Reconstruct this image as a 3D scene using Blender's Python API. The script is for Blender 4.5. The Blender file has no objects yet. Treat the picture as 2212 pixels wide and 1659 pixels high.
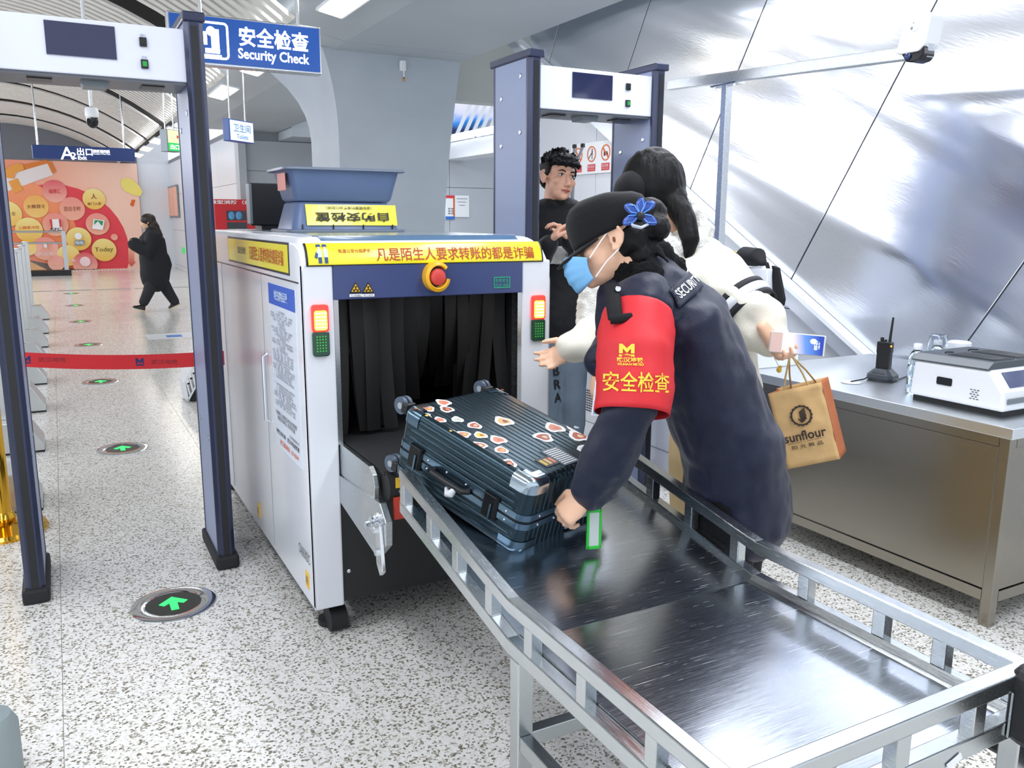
# Security check in a metro station hall: scanner, roller tray, two walk-through gates, four people.
import bpy, bmesh, math, random
from mathutils import Vector as V, Matrix, noise
from mathutils.bvhtree import BVHTree
random.seed(7)
SC = bpy.context.scene
COL = SC.collection

# ------------------------------------------------------------------ camera
W, H, F, HC = 2212, 1659, 1816.1, 1.45
YAW, PITCH, ROLL = 0.492824, 0.192659, -0.005175
_f = V((math.sin(YAW)*math.cos(PITCH), math.cos(YAW)*math.cos(PITCH), -math.sin(PITCH)))
_r = V((math.cos(YAW), -math.sin(YAW), 0)); _d = _f.cross(_r)
CR = _r*math.cos(ROLL)+_d*math.sin(ROLL); CD = -_r*math.sin(ROLL)+_d*math.cos(ROLL); CF = _f
CAM = V((0, 0, HC))
cd = bpy.data.cameras.new('camera'); cam = bpy.data.objects.new('camera', cd); COL.objects.link(cam)
cd.sensor_width = 36; cd.lens = F/W*36; cd.clip_start = .05; cd.clip_end = 200
m = Matrix.Identity(4)
for i in range(3):
    m[i][0] = CR[i]; m[i][1] = -CD[i]; m[i][2] = -CF[i]; m[i][3] = CAM[i]
cam.matrix_world = m
SC.camera = cam

# ------------------------------------------------------------------ light, world, exposure
def srgb(h):
    h = h.lstrip('#'); c = [int(h[i:i+2], 16)/255 for i in (0, 2, 4)]
    return tuple(x/12.92 if x <= .04045 else ((x+.055)/1.055)**2.4 for x in c)
w = bpy.data.worlds.new('hall_ambient'); SC.world = w; w.use_nodes = True
bg = w.node_tree.nodes['Background']; bg.inputs[0].default_value = (*srgb('#e6edf6'), 1); bg.inputs[1].default_value = 1.15
def area(name, loc, sx, sy, power, col='#f4f7ff', rot=(0, 0, 0)):
    l = bpy.data.lights.new(name, 'AREA'); l.shape = 'RECTANGLE'; l.size = sx; l.size_y = sy; l.energy = power; l.color = srgb(col)
    o = bpy.data.objects.new(name, l); o.location = loc; o.rotation_euler = rot; COL.objects.link(o); return o
area('hall_lamp', (1.95, 1.2, 2.95), .35, 3.4, 50)  # bare overhead area lights without fixtures, added to brighten the hall
area('hall_lamp', (3.1, 3.6, 2.9), .5, 2.6, 38)
area('hall_lamp', (-.6, 1.0, 3.4), .5, 4.0, 60)
for y0, y1, pw in ((-1.5, 5, 68), (5, 13, 125), (13, 26, 225)):      # lamp rows along both edges of the vault
    area('vault_edge_lamp', (-3.7, (y0+y1)/2, 2.9), .25, y1-y0, pw, rot=(0, math.radians(-68), 0))
    if y0 > 4: area('vault_edge_lamp', (1.74, (y0+y1)/2, 3.04), .04, y1-y0, pw*.35, rot=(0, math.radians(72), 0))
area('hall_lamp', (4.6, 10.0, 2.5), .3, 2.6, 26)  # one more added fill light, in the bay beyond the pillar
SC.view_settings.view_transform = 'Standard'; SC.view_settings.look = 'None'
SC.view_settings.exposure = 0.3; SC.view_settings.gamma = 1.0; SC.view_settings.use_curve_mapping = False

# ------------------------------------------------------------------ pixel helpers: a pixel on a known plane gives a point
def ray(px, py): return CR*((px-W/2)/F)+CD*((py-H/2)/F)+CF
def onX(px, py, x): d = ray(px, py); return CAM+d*(x/d.x)
def onY(px, py, y): d = ray(px, py); return CAM+d*(y/d.y)
def onZ(px, py, z): d = ray(px, py); return CAM+d*((z-HC)/d.z)
def P(px, py, d): return CAM+ray(px, py)*d

# ------------------------------------------------------------------ materials
MATS = {}
def mat(name, col, rough=.5, metal=0., bump=0., bscale=60., stretch=(1, 1, 1), emit=0., coat=0., var=0., vscale=3., alpha=1., trans=0., aniso=0., sheen=0., spec=.5, rvar=0.):
    if name in MATS: return MATS[name]
    M = bpy.data.materials.new(name); M.use_nodes = True; N = M.node_tree.nodes; L = M.node_tree.links
    p = N['Principled BSDF']; c = srgb(col) if isinstance(col, str) else col
    p.inputs['Base Color'].default_value = (*c, 1); p.inputs['Roughness'].default_value = rough; p.inputs['Metallic'].default_value = metal
    p.inputs['Coat Weight'].default_value = coat; p.inputs['Coat Roughness'].default_value = .08
    p.inputs['Alpha'].default_value = alpha; p.inputs['Transmission Weight'].default_value = trans
    p.inputs['Sheen Weight'].default_value = sheen; p.inputs['Specular IOR Level'].default_value = spec
    if emit: p.inputs['Emission Color'].default_value = (*c, 1); p.inputs['Emission Strength'].default_value = emit
    if bump or var or rvar:
        tc = N.new('ShaderNodeTexCoord'); mp = N.new('ShaderNodeMapping'); mp.inputs['Scale'].default_value = stretch
        L.new(tc.outputs['Object'], mp.inputs[0])
    if bump:
        n = N.new('ShaderNodeTexNoise'); n.inputs['Scale'].default_value = bscale; n.inputs['Detail'].default_value = 4
        b = N.new('ShaderNodeBump'); b.inputs['Strength'].default_value = bump; b.inputs['Distance'].default_value = .01
        L.new(mp.outputs[0], n.inputs[0]); L.new(n.outputs[0], b.inputs['Height']); L.new(b.outputs[0], p.inputs['Normal'])
    if rvar:
        n3 = N.new('ShaderNodeTexNoise'); n3.inputs['Scale'].default_value = bscale*.5; n3.inputs['Detail'].default_value = 5
        mr = N.new('ShaderNodeMapRange'); mr.inputs[1].default_value = .3; mr.inputs[2].default_value = .7
        mr.inputs[3].default_value = max(.02, rough-rvar); mr.inputs[4].default_value = rough+rvar
        L.new(mp.outputs[0], n3.inputs[0]); L.new(n3.outputs[0], mr.inputs[0]); L.new(mr.outputs[0], p.inputs['Roughness'])
    if var:
        n2 = N.new('ShaderNodeTexNoise'); n2.inputs['Scale'].default_value = vscale; n2.inputs['Detail'].default_value = 5
        mx = N.new('ShaderNodeMix'); mx.data_type = 'RGBA'; mx.blend_type = 'MULTIPLY'
        cr = N.new('ShaderNodeMapRange'); cr.inputs[1].default_value = .3; cr.inputs[2].default_value = .7; cr.inputs[3].default_value = 1-var; cr.inputs[4].default_value = 1+var*.3
        L.new(tc.outputs['Object'], n2.inputs[0]); L.new(n2.outputs[0], cr.inputs[0])
        mx.inputs[0].default_value = 1; mx.inputs[6].default_value = (*c, 1); L.new(cr.outputs[0], mx.inputs[7]); L.new(mx.outputs[2], p.inputs['Base Color'])
    MATS[name] = M; return M

steel = mat('brushed_steel', '#c9cdd0', .28, 1, bump=.04, bscale=40, stretch=(30, 1, 30), rvar=.08)
steel_y = mat('brushed_steel_side', '#bfc4c6', .3, 1, bump=.05, bscale=30, stretch=(1, 30, 30), rvar=.08)
chrome = mat('polished_chrome', '#dfe3e8', .1, 1)
darkmetal = mat('dark_metal', '#3a3d42', .35, 1)
white = mat('white_enamel', '#e3e7ee', .22, 0, coat=.3)
whitep = mat('white_plastic', '#eef1f6', .3)
black = mat('black_plastic', '#17181b', .4)
rubber = mat('black_rubber', '#1c1d1f', .7)
navy = mat('navy_enamel', '#3d4a78', .35)
yellow = mat('yellow_vinyl', '#f6e92c', .25, coat=.4)
redprint = mat('red_print', '#b5471c', .5)
blackprint = mat('black_print', '#1a1a1a', .5)
greyprint = mat('grey_print', '#7d828a', .6)
whiteprint = mat('white_print', '#f7f9fb', .5)
paper = mat('white_paper', '#eff2f5', .6)
skin = mat('skin', '#ecbd9e', .45, bump=.03, bscale=120, var=.06, vscale=25)
hairm = mat('black_hair', '#0b0a0b', .5, spec=.22, bump=.5, bscale=90, stretch=(1, 1, .15))
hairb = mat('dark_brown_hair', '#2a1d18', .45, bump=.4, bscale=60, stretch=(1, 1, .1))

# ------------------------------------------------------------------ mesh building
class B:
    def __init__(s): s.bm = bmesh.new()
    def raw(s, vs, fs):
        v = [s.bm.verts.new(p) for p in vs]
        for f in fs:
            try: s.bm.faces.new([v[i] for i in f])
            except ValueError: pass
        return s
    def box(s, x0, x1, y0, y1, z0, z1):
        return s.raw([(x, y, z) for x in (x0, x1) for y in (y0, y1) for z in (z0, z1)],
                     [(0, 1, 3, 2), (4, 6, 7, 5), (0, 4, 5, 1), (2, 3, 7, 6), (0, 2, 6, 4), (1, 5, 7, 3)])
    def obox(s, c, u, v, w):       # oriented box: centre and three half vectors
        c, u, v, w = V(c), V(u), V(v), V(w)
        return s.raw([c+u*a+v*b+w*e for a in (-1, 1) for b in (-1, 1) for e in (-1, 1)],
                     [(0, 1, 3, 2), (4, 6, 7, 5), (0, 4, 5, 1), (2, 3, 7, 6), (0, 2, 6, 4), (1, 5, 7, 3)])
    def bar(s, p, q, a, b, up=(0, 0, 1)):
        p, q = V(p), V(q); t = (q-p); l = t.length; t.normalize(); up = V(up)
        n = t.cross(up); n = n.normalized() if n.length > 1e-6 else V((1, 0, 0)); u = n.cross(t).normalized()
        return s.obox((p+q)/2, t*l/2, n*a/2, u*b/2)
    def loft(s, rings, cap=True, closed=True):
        R = [[s.bm.verts.new(p) for p in r] for r in rings]; n = len(R[0])
        for a, b in zip(R, R[1:]):
            for i in range(n if closed else n-1):
                j = (i+1) % n
                try: s.bm.faces.new((a[i], a[j], b[j], b[i]))
                except ValueError: pass
        if cap:
            for r in (R[0][::-1], R[-1]):
                try: s.bm.faces.new(r)
                except ValueError: pass
        return s
    def tube(s, pts, r, seg=10, side=None, rb=None, round_ends=False):
        pts = [V(p) for p in pts]; n = len(pts)
        ra = list(r) if isinstance(r, (list, tuple)) else [r]*n
        rb = (list(rb) if isinstance(rb, (list, tuple)) else [rb]*n) if rb is not None else ra
        if round_ends:
            t0 = (pts[0]-pts[1]).normalized(); t1 = (pts[-1]-pts[-2]).normalized()
            pre, post = [], []
            for k in (.97, .8, .5):
                h = math.sqrt(1-k*k) if k < .97 else .25
            E = [(.35, .94), (.75, .66), (.97, .25)]
            pre = [(pts[0]+t0*min(ra[0], rb[0])*e, ra[0]*q, rb[0]*q) for e, q in reversed(E)]
            post = [(pts[-1]+t1*min(ra[-1], rb[-1])*e, ra[-1]*q, rb[-1]*q) for e, q in E]
            pts = [a[0] for a in pre]+pts+[a[0] for a in post]
            ra = [a[1] for a in pre]+ra+[a[1] for a in post]; rb = [a[2] for a in pre]+rb+[a[2] for a in post]; n = len(pts)
        rings = []; N = None
        for i in range(n):
            t = (pts[min(i+1, n-1)]-pts[max(i-1, 0)]).normalized()
            if side is not None: N = V(side)
            elif N is None: N = V((0, 0, 1)) if abs(t.z) < .9 else V((1, 0, 0))
            N = (N-t*N.dot(t)); N = N.normalized() if N.length > 1e-6 else t.orthogonal().normalized()
            Bn = t.cross(N)
            rings.append([pts[i]+N*math.cos(6.28318*k/seg)*ra[i]+Bn*math.sin(6.28318*k/seg)*rb[i] for k in range(seg)])
        return s.loft(rings)
    def cyl(s, p, q, r, seg=16): return s.tube([p, q], r, seg)
    def lathe(s, prof, o, axis=(0, 0, 1), seg=24):
        a = V(axis).normalized(); n = a.orthogonal().normalized(); b = a.cross(n); o = V(o)
        return s.loft([[o+a*z+(n*math.cos(6.28318*k/seg)+b*math.sin(6.28318*k/seg))*max(r, 1e-4) for k in range(seg)] for r, z in prof])
    def prism(s, poly, vec):
        vec = V(vec); return s.loft([[V(p) for p in poly], [V(p)+vec for p in poly]])
    def ell(s, c, rx, ry, rz, R=None, seg=14):
        M4 = Matrix.Translation(V(c)) @ ((R.to_4x4() if R else Matrix.Identity(4))) @ Matrix.Diagonal((rx, ry, rz, 1))
        bmesh.ops.create_uvsphere(s.bm, u_segments=seg, v_segments=max(6, seg//2), radius=1, matrix=M4); return s

INV = {}
def link(o): COL.objects.link(o); return o
def put(name, b, mt, parent=None, smooth=False, bevel=0., loc=None, seg=2, kind=None):
    me = bpy.data.meshes.new(name)
    if isinstance(b, B):
        bmesh.ops.recalc_face_normals(b.bm, faces=b.bm.faces); b.bm.to_mesh(me); b.bm.free()
    else: me = b; me.name = name
    if mt and not me.materials: me.materials.append(mt)
    o = link(bpy.data.objects.new(name, me))
    if parent is not None:
        o.parent = parent; me.transform(INV[parent.name])
        INV[o.name] = INV[parent.name]
    else:
        l = V(loc) if loc is not None else V((0, 0, 0))
        me.transform(Matrix.Translation(-l)); o.location = l; INV[o.name] = Matrix.Translation(-l)
    if smooth:
        for p in me.polygons: p.use_smooth = True
        if smooth != 2:
            try: me.set_sharp_from_angle(angle=math.radians(38))
            except Exception: pass
    if bevel:
        mo = o.modifiers.new('edge', 'BEVEL'); mo.width = bevel; mo.segments = seg; mo.limit_method = 'ANGLE'; mo.angle_limit = .6
    if kind: o['kind'] = kind
    return o
def tag(o, label, cat, group=None, kind=None):
    if label: o['label'] = label
    if cat: o['category'] = cat
    if group: o['group'] = group
    if kind: o['kind'] = kind
    return o
def thing(name, label, cat, loc, group=None, kind=None):
    o = link(bpy.data.objects.new(name, None)); o.empty_display_size = .1; o.location = loc
    INV[o.name] = Matrix.Translation(-V(loc)); return tag(o, label, cat, group, kind)
def struct(name, b, mt, **k):
    o = put(name, b, mt, **k); o['kind'] = 'structure'; return o
def dup(root, delta, label=None, group=None, fix=None):
    def cp(o, par):
        c = o.copy(); link(c)
        if par: c.parent = par
        for ch in [x for x in KIDS.get(o.name, [])]: cp(ch, c)
        return c
    KIDS = {}
    for o in bpy.data.objects:
        if o.parent: KIDS.setdefault(o.parent.name, []).append(o)
    r = cp(root, None); r.location = root.location+V(delta)
    if label: r['label'] = label
    if group: r['group'] = group
    return r

# lettering is laid out as text curves that become flat meshes at the very end
TEXTS = []
def text(s, mt, parent, O, U, Vv, w, h, name='lettering', bold=0., snap=None, off=.0015, flip=False):
    TEXTS.append((s, mt, parent, V(O), V(U).normalized(), V(Vv).normalized(), w, h, name, bold, snap, off))
def flush_text():
    tmp = []
    for s, *_ in TEXTS:
        c = bpy.data.curves.new('t', 'FONT'); c.body = s; c.align_x = 'CENTER'; c.align_y = 'CENTER'; c.resolution_u = 3; c.offset = _[8]; c.fill_mode = 'FRONT'
        o = bpy.data.objects.new('t', c); COL.objects.link(o); tmp.append(o)
    bpy.context.view_layer.update(); dg = bpy.context.evaluated_depsgraph_get()
    for o, (s, mt, parent, O, U, Vv, w, h, name, bold, snap, off) in zip(tmp, TEXTS):
        me = bpy.data.meshes.new_from_object(o.evaluated_get(dg))
        if len(me.vertices) == 0: continue
        xs = [v.co.x for v in me.vertices]; ys = [v.co.y for v in me.vertices]
        x0, x1, y0, y1 = min(xs), max(xs), min(ys), max(ys); N = U.cross(Vv)
        sx = w/(x1-x0+1e-9) if w else h/(y1-y0); sy = h/(y1-y0+1e-9)
        for v in me.vertices:
            p = O+U*((v.co.x-(x0+x1)/2)*sx)+Vv*((v.co.y-(y0+y1)/2)*sy)+N*off
            if snap:
                hit = snap.ray_cast(p+N*.25, -N)
                if hit[0]: p = hit[0]+hit[1]*off*1.3 if hit[1].dot(N) > 0 else p
            v.co = p
        me.materials.clear(); put(name, me, mt, parent)
    for o in tmp: bpy.data.objects.remove(o)

def mlogo(mt, parent, O, U, Vv, w, h, snap=None, off=.002, name='printed_mark'):
    O, U, Vv = V(O), V(U).normalized(), V(Vv).normalized(); N = U.cross(Vv); b = B()
    def q(x, y):
        p = O+U*(x*w)+Vv*(y*h)+N*off
        if snap:
            hit = snap.ray_cast(p+N*.25, -N)
            if hit[0]: p = hit[0]+N*off*1.3
        return p
    for poly in ([(-.5, -.25), (-.26, -.25), (-.26, .2), (-.3, .5), (-.5, .5)], [(.5, -.25), (.5, .5), (.3, .5), (.26, .2), (.26, -.25)], [(-.3, .5), (-.26, .12), (0, -.22), (0, .16)], [(.3, .5), (0, .16), (0, -.22), (.26, .12)], [(-.5, -.5), (.5, -.5), (.5, -.34), (.15, -.34), (0, -.28), (-.15, -.34), (-.5, -.34)]):
        n0 = len(b.bm.verts); b.raw([q(x, y) for x, y in poly], [tuple(range(len(poly)))])
    return put(name, b, mt, parent)

# organic bodies: overlapping limbs fused by a voxel remesh into one continuous skin
def blob(name, b, mt, parent, voxel=.008, smooth=4, amp=0., scale=8., stretch=(1, 1, 1), amp2=0., scale2=30., fac=.5):
    me = bpy.data.meshes.new(name); bmesh.ops.recalc_face_normals(b.bm, faces=b.bm.faces); b.bm.to_mesh(me); b.bm.free()
    o = bpy.data.objects.new('tmp', me); COL.objects.link(o)
    r = o.modifiers.new('r', 'REMESH'); r.mode = 'VOXEL'; r.voxel_size = voxel
    if smooth: s = o.modifiers.new('s', 'SMOOTH'); s.factor = fac; s.iterations = smooth
    dg = bpy.context.evaluated_depsgraph_get(); out = bpy.data.meshes.new_from_object(o.evaluated_get(dg)); bpy.data.objects.remove(o)
    if amp or amp2:
        nn = [v.normal.copy() for v in out.vertices]; st = V(stretch)
        for v, n in zip(out.vertices, nn):
            p = v.co; q = V((p.x*st.x, p.y*st.y, p.z*st.z))
            dsp = amp*noise.noise(q*scale)
            if amp2: dsp += amp2*noise.noise(p*scale2)
            v.co = p+n*dsp
    res = put(name, out, mt, parent, smooth=2)
    return res
def bvh(o):
    m4 = Matrix.Identity(4); inv = INV[o.name].inverted()
    return BVHTree.FromPolygons([inv @ v.co for v in o.data.vertices], [tuple(p.vertices) for p in o.data.polygons])
# ================================================================== setting
def terrazzo():
    M = bpy.data.materials.new('terrazzo'); M.use_nodes = True; N = M.node_tree.nodes; L = M.node_tree.links; p = N['Principled BSDF']
    g = N.new('ShaderNodeNewGeometry')
    v = N.new('ShaderNodeTexVoronoi'); v.inputs['Scale'].default_value = 150; L.new(g.outputs['Position'], v.inputs[0])
    s = N.new('ShaderNodeSeparateColor'); L.new(v.outputs['Color'], s.inputs[0])
    r = N.new('ShaderNodeValToRGB'); r.color_ramp.interpolation = 'CONSTANT'; e = r.color_ramp.elements
    e[0].position = 0; e[0].color = (*srgb('#efeeea'), 1); e[1].position = .45; e[1].color = (*srgb('#e0ded6'), 1)
    for q, c in ((.62, '#f4f3f0'), (.76, '#aaa69a'), (.9, '#7b7667')):
        x = e.new(q); x.color = (*srgb(c), 1)
    L.new(s.outputs[0], r.inputs[0])
    n = N.new('ShaderNodeTexNoise'); n.inputs['Scale'].default_value = 1.3; L.new(g.outputs['Position'], n.inputs[0])
    mr = N.new('ShaderNodeMapRange'); mr.inputs[3].default_value = .12; mr.inputs[4].default_value = .24; L.new(n.outputs[0], mr.inputs[0]); L.new(mr.outputs[0], p.inputs['Roughness'])
    L.new(r.outputs[0], p.inputs['Base Color']); p.inputs['Specular IOR Level'].default_value = .6
    return M
terr = terrazzo(); grout = mat('grout', '#b9b6ab', .6)
b = B(); b.box(-6, 9, -3, 30, -.12, -.003)
floor = struct('floor', b, grout)
b = B(); b.box(-6, -.902, -3, 30, -.003, 0); b.box(3.902, 9, -3, 30, -.003, 0); b.box(-.898, 3.898, 15.402, 30, -.003, 0); b.box(-.898, 3.898, -3, -.602, -.003, 0)
put('floor_field', b, terr, floor)
t0 = None
for i in range(6):
    for j in range(20):
        if t0 is None:
            b = B(); b.box(-.9+.0011, -.1-.0011, -.6+.0011, .2-.0011, -.003, 0); t0 = put('floor_tile', b, terr, floor)
        else:
            c = t0.copy(); link(c); c.parent = floor; c.location = (i*.8, j*.8, 0)
# tactile strip and drain line at the far end
b = B()
for k in range(70): b.box(-3+.08*k, -3+.08*k+.035, 26.3, 26.8, 0, .006)
tag(put('tactile_strip', b, mat('tactile_white', '#f3f3f0', .5)), 'white ribbed tactile strip along the foot of the advertisement wall', 'tactile strip')
b = B()
for k in range(6): b.box(-1.5+.72*k, -1.5+.72*k+.64, 19.2, 19.36, 0, .004)
tag(put('floor_grating', b, mat('grating', '#9a978f', .5)), 'grey drain grating across the corridor floor', 'grating')

wallm = mat('wall_grey', '#b9bfc6', .55, var=.05, vscale=2); wallw = mat('wall_white', '#dde1e7', .32)
soffm = mat('soffit_grey', '#b4bcc2', .5, var=.04, vscale=1.2)
# vault: black shell behind, curved slats running across the corridor
VC, VZ, VR = -1.0, -.64, 4.56
def arc(R, a0, a1, n): return [(VC+R*math.cos(a0+(a1-a0)*k/n), VZ+R*math.sin(a0+(a1-a0)*k/n)) for k in range(n+1)]
A0, A1 = math.radians(52.4), math.radians(131)
b = B(); b.loft([[V((x, y, z)) for x, z in arc(VR+.32, A0-.03, A1, 24)] for y in (-2.5, 27.2)], cap=False, closed=False)
ceil = struct('ceiling', b, mat('void_black', '#0c0d0f', .8))
slm = mat('slat_cream', '#d6d5cf', .45)
s0 = None; y = -2.0; n = 0
while y < 27:
    if (y-.2) % 3.05 > .6:
        if s0 is None:
            b = B(); ar = arc(VR, A0, A1, 22); br = arc(VR+.03, A0, A1, 22)
            b.loft([[V((x, -.062, z)), V((x, .062, z)), V((u, .062, q)), V((u, -.062, q))] for (x, z), (u, q) in zip(ar, br)])
            s0 = put('slat', b, slm, ceil, smooth=True); s0.location = (0, y, 0)
        else:
            c = s0.copy(); link(c); c.parent = ceil; c.location = (0, y, 0)
    y += .205
# beam soffit beside the vault, sloped towards it, on a flaring pillar
prof = [(1.80, 3.10), (1.86, 3.09), (2.41, 2.985), (3.70, 2.985), (3.74, 3.03), (3.74, 3.5), (1.80, 3.5)]
b = B(); b.loft([[V((x, y, z)) for x, z in prof] for y in (-2, 1.2, 4.4, 7.6)]); soff = struct('ceiling_beam', b, soffm)
b = B(); b.loft([[V((x, y, z)) for x, z in prof] for y in (7.606, 11, 15.98)]); struct('ceiling_beam', b, soffm)
rings = []
for k in range(25):
    z = 3.0*k/24; q = max(0, (z-2.15)/.85); fl = .13*q**2.2; fb = .55*q**2.6
    rings.append([V((2.435-fl, 8.0, z)), V((3.50+.2*max(0, (z-1.2)/1.8)**1.5, 8.0, z)), V((3.6, 9.0, z)), V((2.45-fb, 9.02, z))])
b = B(); b.loft(rings); struct('wall_pillar', b, mat('pillar_grey', '#b6bfc9', .55, var=.05, vscale=3), smooth=True)
# small white alarm on the pillar
t = thing('alarm_box', 'small white wall alarm with a brass tip high on the grey pillar', 'alarm', onY(869, 140, 8))
c = onY(869, 143, 7.985); b = B(); b.box(c.x-.028, c.x+.028, 7.95, 7.998, c.z-.045, c.z+.05); put('housing', b, whitep, t, bevel=.01)
b = B(); b.cyl((c.x+.008, 7.97, c.z-.045), (c.x+.008, 7.97, c.z-.1), .007, 10); put('stem', b, whitep, t)
b = B(); b.lathe([(.006, 0), (.009, .01), (.009, .035), (.004, .042)], (c.x+.008, 7.97, c.z-.142)); put('brass_tip', b, mat('brass', '#c98a2c', .3, 1), t, smooth=True)

# recessed lights on the slope beside the vault
lit = mat('lamp_lit', '#fff4df', .4, emit=9)
LL = ['glowing ceiling lamp nearest the camera, at the top edge above the pillar', 'glowing ceiling lamp just under the blue security check sign', 'glowing ceiling lamp below and left of the one under the security check sign', 'glowing ceiling lamp right of the green box sign, fourth from the camera', 'glowing ceiling lamp behind the green box sign, fifth from the camera', 'glowing ceiling lamp left of the green box sign, sixth from the camera', 'glowing ceiling lamp second farthest from the camera beside the vault', 'glowing ceiling lamp farthest from the camera beside the vault']
for y in (6.35, 9.5, 11.7, 14.6, 17.2, 19.6, 21.9, 24.2):
    t = thing('ceiling_light', LL.pop(0), 'ceiling light', (2.06, y, 3.04), 'recessed lamps along the vault edge')
    u = V((.55, 0, -.105)).normalized(); nn = V((.105, 0, .55)).normalized()
    b = B(); b.obox(V((2.06, y, 3.045))-nn*.004, u*.11, V((0, .56, 0)), nn*.012); put('frame', b, whitep, t)
    b = B(); b.obox(V((2.06, y, 3.045))-nn*.017, u*.09, V((0, .53, 0)), nn*.004); put('diffuser', b, lit, t)
# corridor walls
b = B(); b.box(-4.3, -4.2, -2.5, 27, 0, 3.4); struct('wall_left', b, wallw)
b = B(); b.box(-4.3, 2.26, 27.02, 27.2, 0, 4.3); wfar = struct('wall_far', b, mat('header_grey', '#6f747b', .6))
def panels(par, axis, c, a0, a1, da, zs, mt, th=.02, nm='wall_panel', sgn=-1):
    a = a0
    while a < a1-.01:
        e = min(a+da, a1)
        for z0, z1 in zip(zs, zs[1:]):
            b = B()
            if axis == 'x': b.box(min(c, c+sgn*th), max(c, c+sgn*th), a+.004, e-.004, z0+.004, z1-.004)
            else: b.box(a+.004, e-.004, min(c, c+sgn*th), max(c, c+sgn*th), z0+.004, z1-.004)
            put(nm, b, mt, par)
        a = e
b = B(); b.box(3.12, 3.3, 16.3, 28.5, 0, 3.1); wr = struct('wall_corridor', b, mat('joint_dark', '#8d9298', .7))
panels(wr, 'x', 3.12, 16.25, 28.5, 2.5, (0, .12, 1.12, 2.1, 3.0), wallw)
b = B(); b.box(2.26, 3.12, 27.1, 27.3, 0, 4.2); struct('wall_corner', b, wallw)
b = B(); b.box(3.1, 8.2, 16.02, 16.2, 0, 3.3); wg = struct('wall_back', b, MATS['joint_dark'])
panels(wg, 'y', 16.02, 3.13, 5.6, 1.25, (0, .7, 1.5, 2.3, 2.83), wallm)
b = B(); b.box(3.0, 3.13, 15.9, 16.24, 0, 3.0); struct('trim_corner', b, wallm)
b = B(); b.box(3.74, 7.5, 15.0, 16.0, 2.84, 3.2); struct('ceiling_bay', b, soffm)
# bay right of the pillar: bulkhead, poster wall, fascia
b = B(); b.box(3.74, 8.2, 8.3, 8.5, 2.66, 3.9); struct('trim_bulkhead', b, mat('bulkhead_grey', '#b3b6b2', .5))
b = B(); b.box(4.2, 8.2, 12.02, 12.2, 0, 3.4); wp = struct('wall_poster', b, MATS['joint_dark'])
panels(wp, 'y', 12.02, 4.2, 8.2, 1.15, (0, .9, 1.93, 3.3), wallm)
b = B(); b.box(5.25, 5.6, 8.5, 12.0, 2.33, 2.56); struct('trim_fascia', b, wallw)
b = B(); b.box(4.0, 8.2, -2, 8.3, 3.7, 3.8); struct('ceiling_side', b, soffm)
b = B(); b.box(8.1, 8.2, 8.5, 16, 0, 3.7); struct('wall_end', b, wallm)
# fluorescent tubes and the blue light box under the bay's slats
for y0, y1 in ((11.9, 10.9), (10.86, 9.86), (9.82, 8.82)):
    t = thing('tube_light', 'white fluorescent tube on the ledge, '+('farthest from the camera, beside the pillar edge', 'between its two neighbours', 'nearest the camera, beside the far gate')[0 if y0 > 11 else 1 if y0 > 10 else 2], 'lamp', (5.22, y1, 2.6), 'fluorescent tubes on the ledge')
    b = B(); b.tube([(5.22, y0-.06, 2.62), (5.22, y1+.06, 2.62)], .045, 12, round_ends=True); put('tube', b, mat('tube_lit', '#fbfdff', .4, emit=5), t, smooth=True)
    b = B(); b.box(5.23, 5.27, y1+.05, y0-.05, 2.57, 2.67); put('batten', b, whitep, t)
def screenmat():
    M = bpy.data.materials.new('blue_screen'); M.use_nodes = True; N = M.node_tree.nodes; L = M.node_tree.links; p = N['Principled BSDF']
    tc = N.new('ShaderNodeTexCoord'); sp = N.new('ShaderNodeSeparateXYZ'); L.new(tc.outputs['Generated'], sp.inputs[0])
    n = N.new('ShaderNodeTexNoise'); n.inputs['Scale'].default_value = 3; L.new(tc.outputs['Generated'], n.inputs[0])
    a = N.new('ShaderNodeMath'); a.operation = 'MULTIPLY_ADD'; a.inputs[1].default_value = .35; L.new(n.outputs[0], a.inputs[0]); L.new(sp.outputs[2], a.inputs[2])
    r = N.new('ShaderNodeValToRGB'); e = r.color_ramp.elements; e[0].position = .3; e[0].color = (*srgb('#0a1c52'), 1); e[1].position = .9; e[1].color = (*srgb('#e4e2fa'), 1)
    x = e.new(.48); x.color = (*srgb('#2f86e0'), 1); x = e.new(.62); x.color = (*srgb('#c5cdf5'), 1)
    L.new(a.outputs[0], r.inputs[0]); L.new(r.outputs[0], p.inputs['Emission Color']); p.inputs['Emission Strength'].default_value = .95; p.inputs['Base Color'].default_value = (0, 0, 0, 1)
    return M
t = thing('light_box', 'blue and white illuminated light box behind slanted slats right of the pillar', 'light box', (5.3, 11.9, 2.6))
b = B(); b.loft([[V((4.7+.05*k, 11.95-.03*k, 2.66)), V((4.9+.12*k, 11.9-.03*k, 3.35))] for k in range(15)], cap=False, closed=False); put('screen', b, screenmat(), t, smooth=True)
for k in range(11):
    x = 4.62+.1*k+(.35 if k > 2 else 0)
    b = B(); b.bar((x, 11.75-.05*k, 2.62), (x+.32, 11.7-.05*k, 3.3), .03, .05); put('slat', b, whitep, t)
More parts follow.
